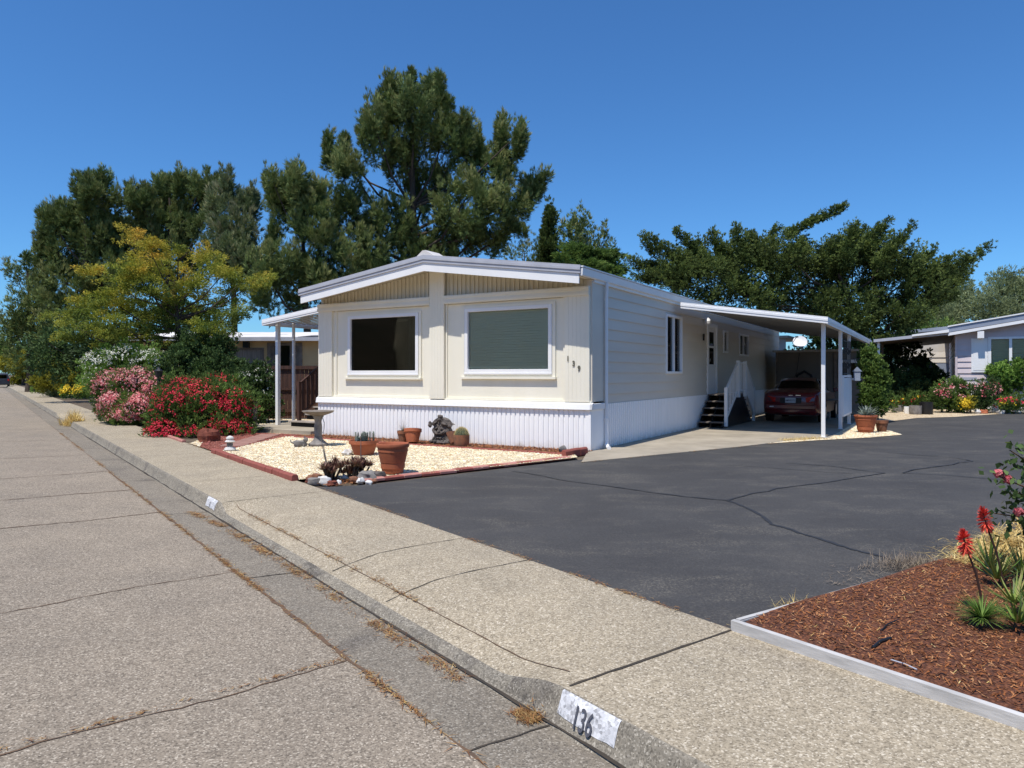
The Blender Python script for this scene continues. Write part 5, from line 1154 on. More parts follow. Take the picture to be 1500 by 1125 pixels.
stone('small rock on the bark strip by the home corner', L(-.35, -.55, .02), (.09, .07, .08), 'stone_grey', 32)
tag(chips('bark_chips', [G(445, 707), G(485, 713), G(560, 704), G(558, 698), G(470, 699)], 900, .03, .012, .006, 'chips'), 'brown litter between the corner bed rocks', 'litter')
# corner succulents
def aeon(label, px, py, r, stalk, nros, lm='aeonium'):
    e = thing('succulent', label, 'succulent', G(px, py)); Vs, Ts = [], []; mb = MB()
    for i in range(nros):
        a = random.uniform(0, 2 * PI); q = random.uniform(0, r); c = (q * math.cos(a), q * math.sin(a), random.uniform(.06, .22)); V, T = rosette(e, c, 40, .11, .030, lm, up=.85, droop=-.2); Vs.append(V); Ts.append(T); mb.tube([(c[0] * .4, c[1] * .4, 0), (c[0], c[1], c[2])], .014, 5)
    quads('rosettes', joinV(*Vs), LM[lm], e, np.concatenate(Ts)); mb.build('stems', 'bark', e)
    if stalk:
        mb = MB()
        for k, (dx, h) in enumerate(stalk): mb.tube([(dx * .2, 0, .1), (dx * .6, .02, h * .5), (dx, .03, h)], [.010, .008, .005], 5)
        mb.build('flower_stalk', 'wood_grey', e)
    return e
aeon('tall dark purple succulent with two bare flower stalks in the corner bed', 485, 703, .17, [(-.16, .62), (-.12, .5)], 15)
aeon('dark spiky succulent clump in the middle of the corner bed', 513, 702, .14, [(.02, .36)], 12)
aeon('reddish pointed succulent clump at the right of the corner bed', 528, 698, .15, [(-.0, .55)], 11)
# lamp post, stakes
lp = thing('lamp_post', 'short black lantern post between the pink and red oleanders', 'lamp post', (-9.95, 20.0, 0)); mb = MB(); mb.tube([(0, 0, 0), (0, 0, 1.45)], .045, 10); mb.build('post', 'black', lp)
mb = MB(); mb.lathe([(.05, 1.45), (.09, 1.48), (.11, 1.62), (.12, 1.64), (.03, 1.72), (.01, 1.76)], (0, 0, 0), 8); mb.build('lantern', 'black', lp)
for i, (px, lab) in enumerate(((366, 'left weathered grey stake at the right edge of the red oleander'), (373, 'right weathered grey stake at the right edge of the red oleander'))):
    mb = MB(); mb.box(-.05, .05, -.02, .02, 0, .95 - .1 * i); o = mb.build('wooden_stake', 'wood_grey', None); g = G(px, 634 + i); o.location = g; o.rotation_euler = (0, .03, .3); tag(o, lab, 'stake')
# ---- far street: white fence, SUV
wf = thing('picket_fence', 'short white picket fence far down the street', 'fence', S(92.0, 4.3), math.atan2(SN.y, SN.x)); mb = MB()
for k in range(12): mb.box(k * .22, k * .22 + .16, 0, .03, .05, 1.15)
mb.build('pickets', 'white', wf); mb = MB(); mb.box(-.05, 2.7, .03, .07, .3, .4); mb.box(-.05, 2.7, .03, .07, .85, .95); mb.build('rails', 'white', wf)
sv = thing('parked_suv', 'dark suv parked far away at the left end of the street', 'car', S(109, 1.55, -.1), math.atan2(SD.y, SD.x) - PI / 2)
mb = MB(); 
def carbody(mb, w, secs_):
    n = 10; rows_ = []
    for y, zl, zs_, zr, rw in secs_: rows_.append([Vector((x, y, z)) for x, z in ((-w * .9, zl), (-w, zl + .15), (-w, zs_), (-rw, zr), (-rw * .7, zr + .03), (rw * .7, zr + .03), (rw, zr), (w, zs_), (w, zl + .15), (w * .9, zl))])
    mb.add([v for r in rows_ for v in r], [(i * n + k, i * n + (k + 1) % n, (i + 1) * n + (k + 1) % n, (i + 1) * n + k) for i in range(len(rows_) - 1) for k in range(n)] + [tuple(range(n - 1, -1, -1)), tuple((len(rows_) - 1) * n + k for k in range(n))])
carbody(mb, .95, [(0, .4, 1.0, 1.05, .8), (.1, .3, 1.05, 1.6, .75), (.5, .3, 1.05, 1.75, .72), (2.8, .3, 1.05, 1.75, .72), (3.4, .3, 1.0, 1.1, .8), (4.6, .35, .9, .95, .7)]); mb.build('body', 'roof_dark', sv, smooth=True)
mb = MB(); mb.box(-.62, .62, -.0, .05, 1.12, 1.55); mb.build('window_glass', 'glass_dark', sv)
for wx, wy in ((-.85, .8), (.85, .8), (-.85, 3.8), (.85, 3.8)): mb = MB(); mb.tube([(wx - .1, wy, .35), (wx + .1, wy, .35)], .35, 16); mb.build('wheel', 'rubber', sv)
for sg in (-1, 1): mb = MB(); mb.box(sg * .8 - .08, sg * .8 + .08, -.03, .1, .8, 1.05); mb.build('tail_light', 'lens', sv)
# ================================================================== ALOES, STRAW, ROSE IN THE NEAR BED
def aloe_flower(label, base, top):
    e = thing('aloe_flower', label, 'flower', base); d = Vector(top) - Vector(base); mb = MB(); mid = d * .5 + Vector((.02, 0, -.02)); mb.tube([(0, 0, -.02), mid * .5, mid, d * .78, d * .97], [.007, .007, .007, .006, .004], 6); mb.build('stalk', 'wood_dark', e)
    n = 130; t = RNG.uniform(0, 1, n); a = RNG.uniform(0, 2 * PI, n); el = -1.0 + 2.3 * t ** 1.1
    D = unit(np.c_[np.cos(a) * np.cos(el), np.sin(a) * np.cos(el), np.sin(el)]); B0 = np.array(d * .80)[None] + np.outer(t, np.array(d * .20)); ln = .066 - .026 * t
    V = np.concatenate([diamonds(B0, D, ln, np.full(n, .010)), diamonds(B0, unit(D + rdir(n) * .12), ln, np.full(n, .010))]); quads('bloom', V, LM['coral'], e, np.r_[.3 + .5 * (1 - t), .3 + .5 * (1 - t)] + RNG.normal(0, .12, 2 * n)); return e
a1 = G(1441, 892, .09); a2 = G(1472, 862, .09)
aloe_flower('shorter coral red aloe flower spike on the left', a1, P(1410, 782, a1.y)); aloe_flower('taller coral red aloe flower spike leaning left on the right', a2, P(1439, 748, a2.y))
ac = Vector((3.08, 4.18, .1)); e = thing('aloe_clump', 'green spiky aloe clump growing at the right of the bark mulch', 'succulent', ac); Vs, Ts = [], []
for (dx, dy, dz, n, ln) in ((0, 0, .04, 46, .26), (-.14, -.06, 0, 40, .20), (.14, -.10, .05, 46, .28), (.02, .20, .05, 40, .26), (.30, .05, .10, 50, .30), (.34, .3, .1, 50, .3), (.25, -.28, .05, 46, .26), (.52, .1, .15, 50, .3), (.5, -.25, .1, 50, .3)):
    V, T = rosette(e, (dx, dy, dz * .6), n, ln * .78, .020, 'aloe', up=.85, droop=-.25, seg=4, base=.02); Vs.append(V); Ts.append(T)
quads('leaves', joinV(*Vs), LM['aloe'], e, np.concatenate(Ts))
gc = Vector((2.78, 4.20, .10)); e = thing('fine_grass_tuft', 'bright green fine leaved tuft at the left foot of the aloe clump', 'grass', gc); V, T = rosette(e, (0, 0, 0), 420, .15, .006, 'green', up=.75, droop=.4); quads('blades', V, LM['bright'], e, T)
gc = Vector((3.35, 4.9, .1)); e = thing('aloe_clump', 'smaller aloe clump behind the spiky green aloes', 'succulent', gc); Vs, Ts = [], []
for (dx, dy) in ((0, 0), (.25, .1), (.4, -.1), (.15, .3)): V, T = rosette(e, (dx, dy, .03), 40, .24, .022, 'aloe', up=.9, droop=-.2); Vs.append(V); Ts.append(T)
quads('leaves', joinV(*Vs), LM['aloe'], e, np.concatenate(Ts))
n = 16000; cs = np.array([(4.05, 5.75, .12, .50, .35), (4.5, 6.0, .18, .6, .4), (3.75, 5.5, .06, .35, .22), (5.1, 6.1, .22, .7, .5), (4.6, 5.4, .12, .7, .4), (4.1, 5.4, .08, .5, .3)]); w = RNG.integers(0, len(cs), n)
B0 = np.c_[cs[w, 0] + RNG.normal(0, .42, n) * cs[w, 3], cs[w, 1] + RNG.normal(0, .45, n) * cs[w, 4], np.zeros(n)]; rr = np.clip(1 - ((B0[:, 0] - cs[w, 0]) ** 2 / (cs[w, 3] ** 2) + (B0[:, 1] - cs[w, 1]) ** 2 / cs[w, 4] ** 2), 0, 1); B0[:, 2] = .05 + RNG.uniform(0, 1, n) * (cs[w, 2] + .07) * rr * 1.2
a = RNG.uniform(0, 2 * PI, n); D = unit(np.c_[np.cos(a), np.sin(a), RNG.normal(.1, .35, n)]); V, k = blades(B0, D, .15 * RNG.uniform(.4, 1.3, n), .006 * RNG.uniform(.6, 1.6, n), .5, 3); V[:, :, 2] = np.maximum(V[:, :, 2], .035)
e = quads('straw_pile', V, LM['straw'], None, RNG.uniform(0, 1, n)[k]); tag(e, 'heap of dry yellow grass straw behind the aloe flowers', 'straw', kind='stuff')
n = 1100; B0 = np.c_[RNG.normal(3.2, .16, n), RNG.normal(5.66, .08, n), RNG.uniform(.0, .05, n)]; D = unit(np.c_[RNG.normal(0, .6, n), RNG.normal(0, .6, n), RNG.uniform(.1, 1, n)]); V, k = blades(B0, D, .12 * RNG.uniform(.3, 1.2, n), np.full(n, .003), .1, 3)
e = thing('dry_weed', 'grey brown dried weed at the end of the edging board', 'weed', (3.05, 5.62, 0)); V = V - np.array([3.05, 5.62, 0]); quads('twigs', V, LM['twig'], e, RNG.uniform(0, 1, n)[k])
# rose bush at the right edge of the frame
rb = thing('rose_bush', 'rose bush with coral pink blooms reaching in at the right edge', 'rose bush', (4.05, 4.95, .1)); mb = MB(); tips = []; rn = random.Random(5)
for k, (tx, ty, tz) in enumerate(((-.68, -.05, .74), (-.58, .0, .92), (-.50, .1, .62), (-.62, .1, .46), (-.3, -.1, .95), (-.2, .2, .8), (0, 0, 1.05), (.2, .1, .9))):
    a = Vector((rn.uniform(-.1, .1), rn.uniform(-.05, .05), 0)); c = Vector((tx, ty, tz)); m_ = a.lerp(c, .5) + Vector((.12, 0, .12)); mb.tube([a, a.lerp(m_, .5), m_, m_.lerp(c, .5) + Vector((0, 0, .03)), c], [.012, .010, .008, .006, .004], 6); tips.append((c, m_))
mb.build('stems', pm('rose_cane', (.08, .10, .04), (.12, .05, .03), 9, .7), rb, smooth=True); Bs = []
for c, m_ in tips:
    for j in range(95): t = rn.uniform(-.1, 1.04); p = m_.lerp(c, t); Bs.append(np.array(p) + RNG.normal(0, .055, 3))
Bs = np.array(Bs); D = unit(rdir(len(Bs)) + np.array([0, 0, -.2])); V = diamonds(Bs, D, .062 * RNG.uniform(.6, 1.2, len(Bs)), .042 * RNG.uniform(.7, 1.2, len(Bs))); quads('leaves', V, LM['dark'], rb, RNG.uniform(.1, 1, len(Bs)))
Vs = [];Ts = []
for c in ((-.69, -.05, .76), (-.63, -.06, .72), (-.55, -.05, .50), (-.3, -.1, .97), (0, 0, 1.05)):
    n = 60; d = rdir(n); d[:, 2] = d[:, 2] * .8 + .2; bb = np.array(c) + d * .012; nn = unit(d); s1 = unit(np.cross(nn, rdir(n))); s2 = np.cross(nn, s1); r_ = RNG.uniform(.012, .022, (n, 1)); q = np.array(c) + nn * RNG.uniform(.008, .03, (n, 1))
    quads('bloom', np.stack([q + s1 * r_, q + s2 * r_ + nn * .004, q - s1 * r_, q - s2 * r_ + nn * .004], 1), LM['pink'], rb, RNG.uniform(.0, .55, n))
# black drip hose bits
for i, (pts, lab) in enumerate((([(1278, 937), (1290, 929), (1305, 926)], 'short black drip hose end sticking out of the bark mulch'), ([(1290, 915), (1300, 906), (1316, 900)], 'black drip hose piece lying further back in the bark mulch'), ([(1305, 955), (1325, 962), (1343, 970)], 'thin pale drip line curved over the bark mulch'))):
    mb = MB(); P_ = []
    for q in pts: g = G(q[0], q[1], .1); P_.append((g.x, g.y, mulz(g.x, g.y) + .012))
    mb.tube(P_, .008 if i == 0 else .004, 6); o = mb.build('drip_hose', 'black' if i < 2 else 'fascia_metal', None); tag(o, lab, 'hose')
# ================================================================== VEGETATION
def blobs_of(lst, Y, dj=1.5, dk=None):
    out = []
    for q in lst:
        px, py, rx, ry = q[:4]; yy = Y + random.uniform(-dj, dj); out.append(PB(px, py, yy, rx, ry, (rx + ry) * .5))
    return out
def fingers(lst, Y, dj=1.2):
    out = []
    for x0, y0, x1, y1, r0, r1 in lst:
        yy = Y + random.uniform(-dj, dj); d = math.hypot(x1 - x0, y1 - y0); n = max(2, int(d / (r0 * .6)))
        for i in range(n + 1): t = i / n; r = r0 + (r1 - r0) * t; out.append(PB(x0 + (x1 - x0) * t, y0 + (y1 - y0) * t, yy, r, r, r))
    return out
PINE = dict(sub_r=.26, sub_asp=3.6, cover=2.6, tuft_n=26, dk=.28, holes=.22, rough_out=1.15, leaf=dict(n=13, spr=.27, l=.33, w=.024, jit=.05), ldir=.74)
big = [(575, 158, 20, 40), (607, 150, 22, 38), (640, 158, 17, 40), (545, 195, 16, 42), (598, 205, 42, 30), (655, 205, 28, 35), (684, 215, 20, 42), (735, 215, 13, 40), (760, 205, 9, 20), (715, 262, 34, 38), (782, 272, 16, 16), (755, 300, 30, 22), (690, 300, 50, 42), (625, 272, 38, 38), (585, 240, 22, 28), (510, 262, 20, 42), (500, 225, 9, 22), (483, 215, 7, 18), (505, 320, 30, 35), (565, 330, 45, 36), (640, 350, 60, 36), (715, 345, 38, 22), (600, 385, 70, 28), (755, 340, 14, 12), (530, 380, 40, 40)]
pb = blobs_of(big, 46, 2.2)
FP = dict(PINE, holes=0, sub_r=.26, sub_asp=2.0, cover=4.5, tuft_n=16)
def fg_(pts, Y, r0=8, r1=2.5): return fingers([(a, b, c, d, r0, r1) for a, b, c, d in pts], Y, 1.0)
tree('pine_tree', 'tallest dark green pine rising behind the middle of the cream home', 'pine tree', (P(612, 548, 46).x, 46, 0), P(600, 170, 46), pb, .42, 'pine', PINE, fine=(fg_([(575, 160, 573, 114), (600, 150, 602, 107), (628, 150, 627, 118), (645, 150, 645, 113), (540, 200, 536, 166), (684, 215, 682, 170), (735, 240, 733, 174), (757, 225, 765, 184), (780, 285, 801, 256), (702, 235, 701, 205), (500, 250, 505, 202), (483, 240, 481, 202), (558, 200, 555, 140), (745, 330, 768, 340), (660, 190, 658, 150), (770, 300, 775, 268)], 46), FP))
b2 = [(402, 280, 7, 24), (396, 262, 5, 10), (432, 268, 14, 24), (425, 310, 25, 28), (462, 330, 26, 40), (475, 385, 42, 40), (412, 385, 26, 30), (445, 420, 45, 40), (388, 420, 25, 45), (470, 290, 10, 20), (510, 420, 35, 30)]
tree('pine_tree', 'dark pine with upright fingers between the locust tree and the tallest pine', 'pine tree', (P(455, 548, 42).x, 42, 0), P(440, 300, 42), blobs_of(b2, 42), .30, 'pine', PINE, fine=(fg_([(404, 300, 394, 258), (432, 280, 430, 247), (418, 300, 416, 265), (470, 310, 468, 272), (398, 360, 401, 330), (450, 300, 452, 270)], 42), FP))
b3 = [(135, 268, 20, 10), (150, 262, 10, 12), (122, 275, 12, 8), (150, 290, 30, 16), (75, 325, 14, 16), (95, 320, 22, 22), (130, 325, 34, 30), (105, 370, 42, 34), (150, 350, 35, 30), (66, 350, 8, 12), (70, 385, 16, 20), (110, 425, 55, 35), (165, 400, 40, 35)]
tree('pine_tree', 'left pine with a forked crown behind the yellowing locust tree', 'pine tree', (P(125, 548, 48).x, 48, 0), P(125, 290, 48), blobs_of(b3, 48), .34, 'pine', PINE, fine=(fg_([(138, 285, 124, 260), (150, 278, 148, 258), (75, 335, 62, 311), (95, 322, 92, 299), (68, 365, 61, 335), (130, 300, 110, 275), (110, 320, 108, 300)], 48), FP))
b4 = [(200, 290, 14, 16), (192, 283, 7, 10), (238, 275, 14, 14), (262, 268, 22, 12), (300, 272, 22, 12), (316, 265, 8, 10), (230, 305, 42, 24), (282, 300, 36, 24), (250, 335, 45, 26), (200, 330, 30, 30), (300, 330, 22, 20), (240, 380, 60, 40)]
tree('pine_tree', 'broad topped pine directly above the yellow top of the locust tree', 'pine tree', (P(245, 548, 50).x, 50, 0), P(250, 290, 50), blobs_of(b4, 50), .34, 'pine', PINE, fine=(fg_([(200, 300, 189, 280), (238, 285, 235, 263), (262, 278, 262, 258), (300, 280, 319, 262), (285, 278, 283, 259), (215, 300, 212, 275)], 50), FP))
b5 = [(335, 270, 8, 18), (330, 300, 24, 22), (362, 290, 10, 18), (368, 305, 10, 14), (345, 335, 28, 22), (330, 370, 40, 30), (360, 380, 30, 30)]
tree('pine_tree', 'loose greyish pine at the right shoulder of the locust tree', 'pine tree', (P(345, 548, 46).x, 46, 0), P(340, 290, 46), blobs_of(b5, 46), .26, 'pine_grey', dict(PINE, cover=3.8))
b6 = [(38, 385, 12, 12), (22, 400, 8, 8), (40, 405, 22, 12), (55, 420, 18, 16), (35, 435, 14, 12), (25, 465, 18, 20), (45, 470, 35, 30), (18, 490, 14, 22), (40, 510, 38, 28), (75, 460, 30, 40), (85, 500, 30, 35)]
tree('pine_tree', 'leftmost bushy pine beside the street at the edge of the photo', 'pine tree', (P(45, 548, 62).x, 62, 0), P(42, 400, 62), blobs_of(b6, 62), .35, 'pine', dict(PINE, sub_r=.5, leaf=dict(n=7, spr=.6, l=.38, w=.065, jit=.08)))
FAR = dict(sub_r=1.0, sub_asp=1.2, cover=6, tuft_n=24, leaf=dict(n=7, spr=.8, l=.5, w=.14, jit=.15), ldir=.35)
tree('street_tree', 'small far tree right at the left edge behind the parked suv', 'tree', (P(8, 548, 112).x + 3, 112, 0), P(12, 500, 112), blobs_of([(4, 500, 8, 16), (18, 515, 16, 18), (2, 520, 8, 14), (35, 530, 22, 16)], 112), .3, 'green', FAR)
tree('street_tree', 'pale yellowish tree on the far street behind the white picket fence', 'tree', (P(35, 548, 98).x, 98, 0), P(30, 520, 98), blobs_of([(20, 530, 14, 14), (40, 532, 20, 16), (58, 535, 16, 14)], 98), .25, 'yellowgreen', FAR)
far_l = blobs_of([(70, 520, 34, 34), (115, 510, 40, 40), (160, 500, 45, 50), (210, 490, 45, 50), (270, 480, 50, 55)], 40, 2)
tree('dark_tree', 'dark dense tree filling the gap under the left pines', 'tree', (P(180, 548, 41).x, 41, 0), P(180, 480, 41), far_l, .3, 'dark', dict(FAR, sub_r=.9, leaf=dict(n=7, spr=.8, l=.30, w=.09, jit=.12)))
# locust
LOC = dict(sub_r=.36, sub_asp=2.0, cover=4.6, holes=.35, tuft_n=26, leaf=dict(n=11, spr=.75, l=.085, w=.034, jit=.07), ldir=.15, flat=True)
lb = [(195, 345, 20, 10), (180, 352, 14, 8), (215, 362, 24, 10), (262, 368, 30, 10), (290, 375, 26, 12), (235, 385, 45, 14), (300, 395, 35, 14), (180, 395, 28, 14), (330, 405, 26, 14), (355, 418, 22, 10), (205, 415, 55, 18), (275, 425, 50, 18), (140, 400, 24, 10), (110, 455, 32, 14), (78, 462, 20, 10), (95, 480, 30, 14), (150, 440, 40, 18), (160, 475, 50, 20), (235, 455, 60, 20), (310, 450, 45, 18), (350, 455, 22, 14), (380, 415, 10, 12), (385, 408, 8, 8), (255, 490, 55, 20), (320, 485, 40, 18), (190, 500, 45, 14), (345, 425, 14, 8), (285, 515, 45, 18), (120, 492, 24, 10)]
lbb = blobs_of(lb, 26, 1.6)
def loctint(V, T, b):
    z = V[:, 0, 2]; x = V[:, 0, 0]
    h = np.clip((z - 3.6) / 3.2, 0, 1) - .16 * np.clip(x / 2.5, -1, 1); nz_ = np.sin(x * 2.1 + z * 1.7) * .10 + np.sin(x * 4.3 - z * 3.1 + V[:, 0, 1] * 2) * .10
    return .19 + .50 * h + (T - .42) * .75 + nz_
tree('locust_tree', 'spreading feathery locust tree turning golden yellow at the top', 'tree', (P(275, 548, 26).x, 26, 0), P(255, 400, 26), lbb, .16, 'locust', LOC, extra=loctint)
# trees right of home
cyp = [(805, 306, 3, 10), (805, 322, 6, 14), (804, 342, 9, 18), (803, 362, 12, 18), (803, 380, 15, 16), (803, 400, 15, 20)]
CYP = dict(sub_r=.35, sub_asp=1.8, cover=8, tuft_n=30, leaf=dict(n=8, spr=.4, l=.22, w=.06, jit=.05), ldir=.8)
tree('cypress_tree', 'slim pointed columnar cypress behind the right slope of the home roof', 'cypress', (P(803, 548, 52).x, 52, 0), P(804, 320, 52), blobs_of(cyp, 52, .2), .15, 'cypress', CYP)
tree('pine_tree', 'rounded pine just right of the pointed columnar cypress', 'pine tree', (P(850, 548, 58).x, 58, 0), P(850, 340, 58), blobs_of([(852, 330, 20, 14), (835, 345, 16, 18), (862, 350, 22, 20), (845, 375, 28, 22), (888, 350, 7, 12), (880, 378, 22, 12), (870, 400, 35, 18)], 58), .3, 'pine', dict(PINE, sub_r=.5, leaf=dict(n=8, spr=.6, l=.36, w=.06, jit=.06)))
tree('cedar_tree', 'flat layered green cedar whose boughs reach right above the gutter', 'cedar', (P(860, 548, 50).x, 50, 0), P(850, 360, 50), blobs_of([(845, 368, 22, 8), (870, 378, 34, 7), (895, 372, 22, 4), (855, 392, 40, 8), (890, 396, 26, 6), (830, 385, 20, 10), (880, 412, 35, 8)], 50, .8), .2, 'green', dict(sub_r=.4, sub_asp=1.8, cover=10, tuft_n=24, leaf=dict(n=8, spr=.5, l=.28, w=.05, jit=.06), ldir=.1, flat=True))
tree('pine_tree', 'low dark pine left of the columnar cypress above the roof line', 'pine tree', (P(765, 548, 56).x, 56, 0), P(768, 370, 56), blobs_of([(765, 370, 12, 8), (785, 362, 12, 12), (775, 385, 22, 12), (750, 378, 6, 6)], 56), .2, 'pine', dict(PINE, sub_r=.45))
# spreading cypress on the right: long sweeping fingers
CYR = dict(sub_r=.24, sub_asp=2.8, cover=4.2, tuft_n=22, dk=.24, holes=.45, rough_out=1.1, leaf=dict(n=8, spr=.42, l=.12, w=.034, jit=.03), ldir=.5, sub_dir=unit(np.array([.35, -.2, .75])))
m1 = [(1030, 375, 35, 24), (1080, 370, 40, 25), (1140, 372, 45, 24), (1200, 376, 45, 25), (1260, 366, 40, 30), (1310, 376, 34, 28), (1360, 396, 30, 20), (990, 386, 28, 15), (1040, 410, 60, 34), (1110, 405, 55, 36), (1180, 410, 55, 38), (1250, 400, 50, 40), (1080, 440, 60, 28), (1160, 455, 65, 28), (1240, 455, 60, 35), (1310, 420, 45, 42), (1290, 470, 50, 32), (1000, 400, 40, 22), (1350, 420, 35, 26), (1270, 500, 35, 18), (1215, 480, 45, 22), (1330, 460, 30, 20)]
f1 = [(1030, 400, 942, 345, 12, 5), (1040, 390, 990, 338, 10, 5), (1070, 390, 1042, 338, 12, 5), (1090, 380, 1078, 330, 12, 5), (1110, 385, 1100, 345, 12, 6), (1120, 375, 1140, 330, 10, 4), (1160, 380, 1178, 352, 12, 8), (1150, 345, 1195, 322, 4, 4), (1195, 322, 1238, 302, 5, 3), (1200, 385, 1225, 350, 12, 6), (1240, 380, 1250, 335, 12, 8), (1260, 370, 1300, 325, 14, 6), (1290, 390, 1335, 330, 12, 4), (1320, 400, 1370, 365, 12, 5), (1350, 405, 1400, 375, 10, 5), (1370, 415, 1452, 358, 12, 4), (1380, 425, 1420, 395, 12, 6), (1360, 440, 1395, 430, 14, 8), (985, 400, 922, 382, 12, 5), (1000, 410, 935, 405, 12, 8), (960, 372, 945, 352, 6, 4), (1230, 395, 1262, 330, 10, 5)]
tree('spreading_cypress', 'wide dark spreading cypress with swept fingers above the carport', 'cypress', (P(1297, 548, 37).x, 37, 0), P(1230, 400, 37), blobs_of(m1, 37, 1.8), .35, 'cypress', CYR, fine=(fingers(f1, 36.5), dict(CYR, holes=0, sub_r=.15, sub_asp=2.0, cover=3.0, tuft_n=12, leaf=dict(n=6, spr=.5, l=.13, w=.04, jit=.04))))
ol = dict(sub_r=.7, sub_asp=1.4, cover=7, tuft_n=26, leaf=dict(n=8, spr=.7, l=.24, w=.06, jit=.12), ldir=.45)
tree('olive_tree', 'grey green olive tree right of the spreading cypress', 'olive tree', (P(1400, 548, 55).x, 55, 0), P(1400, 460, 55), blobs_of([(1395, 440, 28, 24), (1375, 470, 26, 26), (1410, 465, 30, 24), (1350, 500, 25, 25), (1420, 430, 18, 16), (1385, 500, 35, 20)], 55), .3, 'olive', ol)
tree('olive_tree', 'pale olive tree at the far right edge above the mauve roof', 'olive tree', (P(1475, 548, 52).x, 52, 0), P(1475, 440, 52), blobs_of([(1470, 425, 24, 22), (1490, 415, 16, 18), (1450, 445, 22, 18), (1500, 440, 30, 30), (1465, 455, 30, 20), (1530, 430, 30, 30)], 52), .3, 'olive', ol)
tree('tall_bush_tree', 'green tree behind the gap between carport and mauve home', 'tree', (P(1330, 548, 52).x, 52, 0), P(1335, 500, 52), blobs_of([(1330, 500, 30, 20), (1360, 490, 26, 22), (1300, 520, 30, 30)], 52), .25, 'green', ol)
# shrubs
BU = dict(sub_r=.22, sub_asp=1.5, cover=7, tuft_n=24, leaf=dict(n=7, spr=.5, l=.10, w=.026, jit=.03), ldir=.6)
def bl(*a): return [PB(*q) for q in a]
bush('oleander', 'red flowering oleander overhanging the sidewalk beside the lava path', 'oleander', G(285, 640), bl((255, 600, 18.2, 36, 34), (300, 600, 18.5, 42, 42), (345, 605, 18.6, 32, 34), (240, 640, 17.7, 26, 26), (280, 645, 17.8, 34, 22), (320, 575, 19.5, 34, 26), (330, 635, 18, 36, 22), (268, 575, 19.0, 34, 22)), 'green', dict(BU, cover=8), flowers=[('flowers', 'red', 1500, .042, .05)])
bush('oleander', 'pink flowering oleander left of the red one along the sidewalk', 'oleander', G(190, 618), bl((165, 570, 22.8, 26, 26), (200, 565, 22.6, 34, 26), (175, 598, 22.2, 26, 26), (215, 600, 21.8, 30, 26), (190, 612, 21.8, 30, 14), (235, 575, 21.8, 22, 22), (160, 600, 22.6, 14, 26)), 'green', dict(BU, cover=7), flowers=[('flowers', 'pink', 2600, .05, .0)])
bush('oleander', 'white flowering oleander behind the pink one', 'oleander', G(185, 606), bl((150, 535, 24.5, 28, 22), (185, 530, 24.5, 34, 24), (220, 535, 24.3, 28, 22), (160, 560, 24.5, 34, 26), (205, 562, 24.4, 36, 28)), 'bright', dict(BU, cover=7), flowers=[('flowers', 'white', 700, .042, .5)])
bush('shrub', 'dark dense shrub under the locust tree behind the red oleander', 'shrub', G(300, 612), bl((270, 545, 24.5, 40, 40), (318, 550, 24.5, 34, 34), (352, 572, 24.2, 24, 34), (300, 510, 25, 40, 26), (245, 575, 24.5, 30, 26)), 'dark', dict(BU, cover=7, sub_r=.26, leaf=dict(n=7, spr=.7, l=.10, w=.045, jit=.04)))
bush('shrub', 'dark shrub with small white blossoms left of the porch post', 'shrub', G(385, 618), bl((380, 560, 22.6, 22, 26), (390, 590, 22.5, 18, 26), (370, 590, 22.4, 20, 28), (362, 562, 23, 20, 18)), 'dark', dict(BU, cover=8, leaf=dict(n=7, spr=.7, l=.09, w=.04, jit=.03)), flowers=[('blossoms', 'white', 90, .045, .2)])
bush('shrub', 'tall golden green shrub between white fence and oleanders on the street', 'shrub', G(90, 580), bl((88, 545, 48, 26, 22), (105, 555, 47, 24, 18), (72, 558, 48, 20, 14), (85, 525, 49, 14, 12), (120, 550, 46, 18, 22)), 'yellowgreen', dict(BU, sub_r=.4, leaf=dict(n=7, spr=.6, l=.2, w=.06, jit=.06)))
bush('shrub', 'low yellow flowering shrub at the sidewalk below the golden shrub', 'shrub', G(112, 583), bl((105, 574, 44.5, 16, 9), (120, 574, 44, 12, 10)), 'bright', dict(BU, sub_r=.3), flowers=[('flowers', 'yellow', 160, .09, .1)])
bush('shrub', 'low grey lavender shrub beside the yellow flowering shrub', 'shrub', G(76, 579), bl((75, 572, 50, 11, 8), (88, 576, 48, 10, 8)), 'olive', dict(BU, sub_r=.3, leaf=dict(n=7, spr=.6, l=.16, w=.05, jit=.04)))
bush('shrub', 'narrow lime green shrub right of the white picket fence', 'shrub', G(58, 575), bl((57, 565, 57, 6, 10)), 'bright', dict(BU, sub_r=.35, leaf=dict(n=7, spr=.6, l=.2, w=.07, jit=.04)))
bush('shrub', 'small bushes left of the white picket fence far down the sidewalk', 'shrub', G(28, 563), bl((28, 556, 100, 7, 5), (22, 558, 100, 6, 4)), 'yellowgreen', dict(BU, sub_r=.5, leaf=dict(n=7, spr=.6, l=.3, w=.10, jit=.04)))
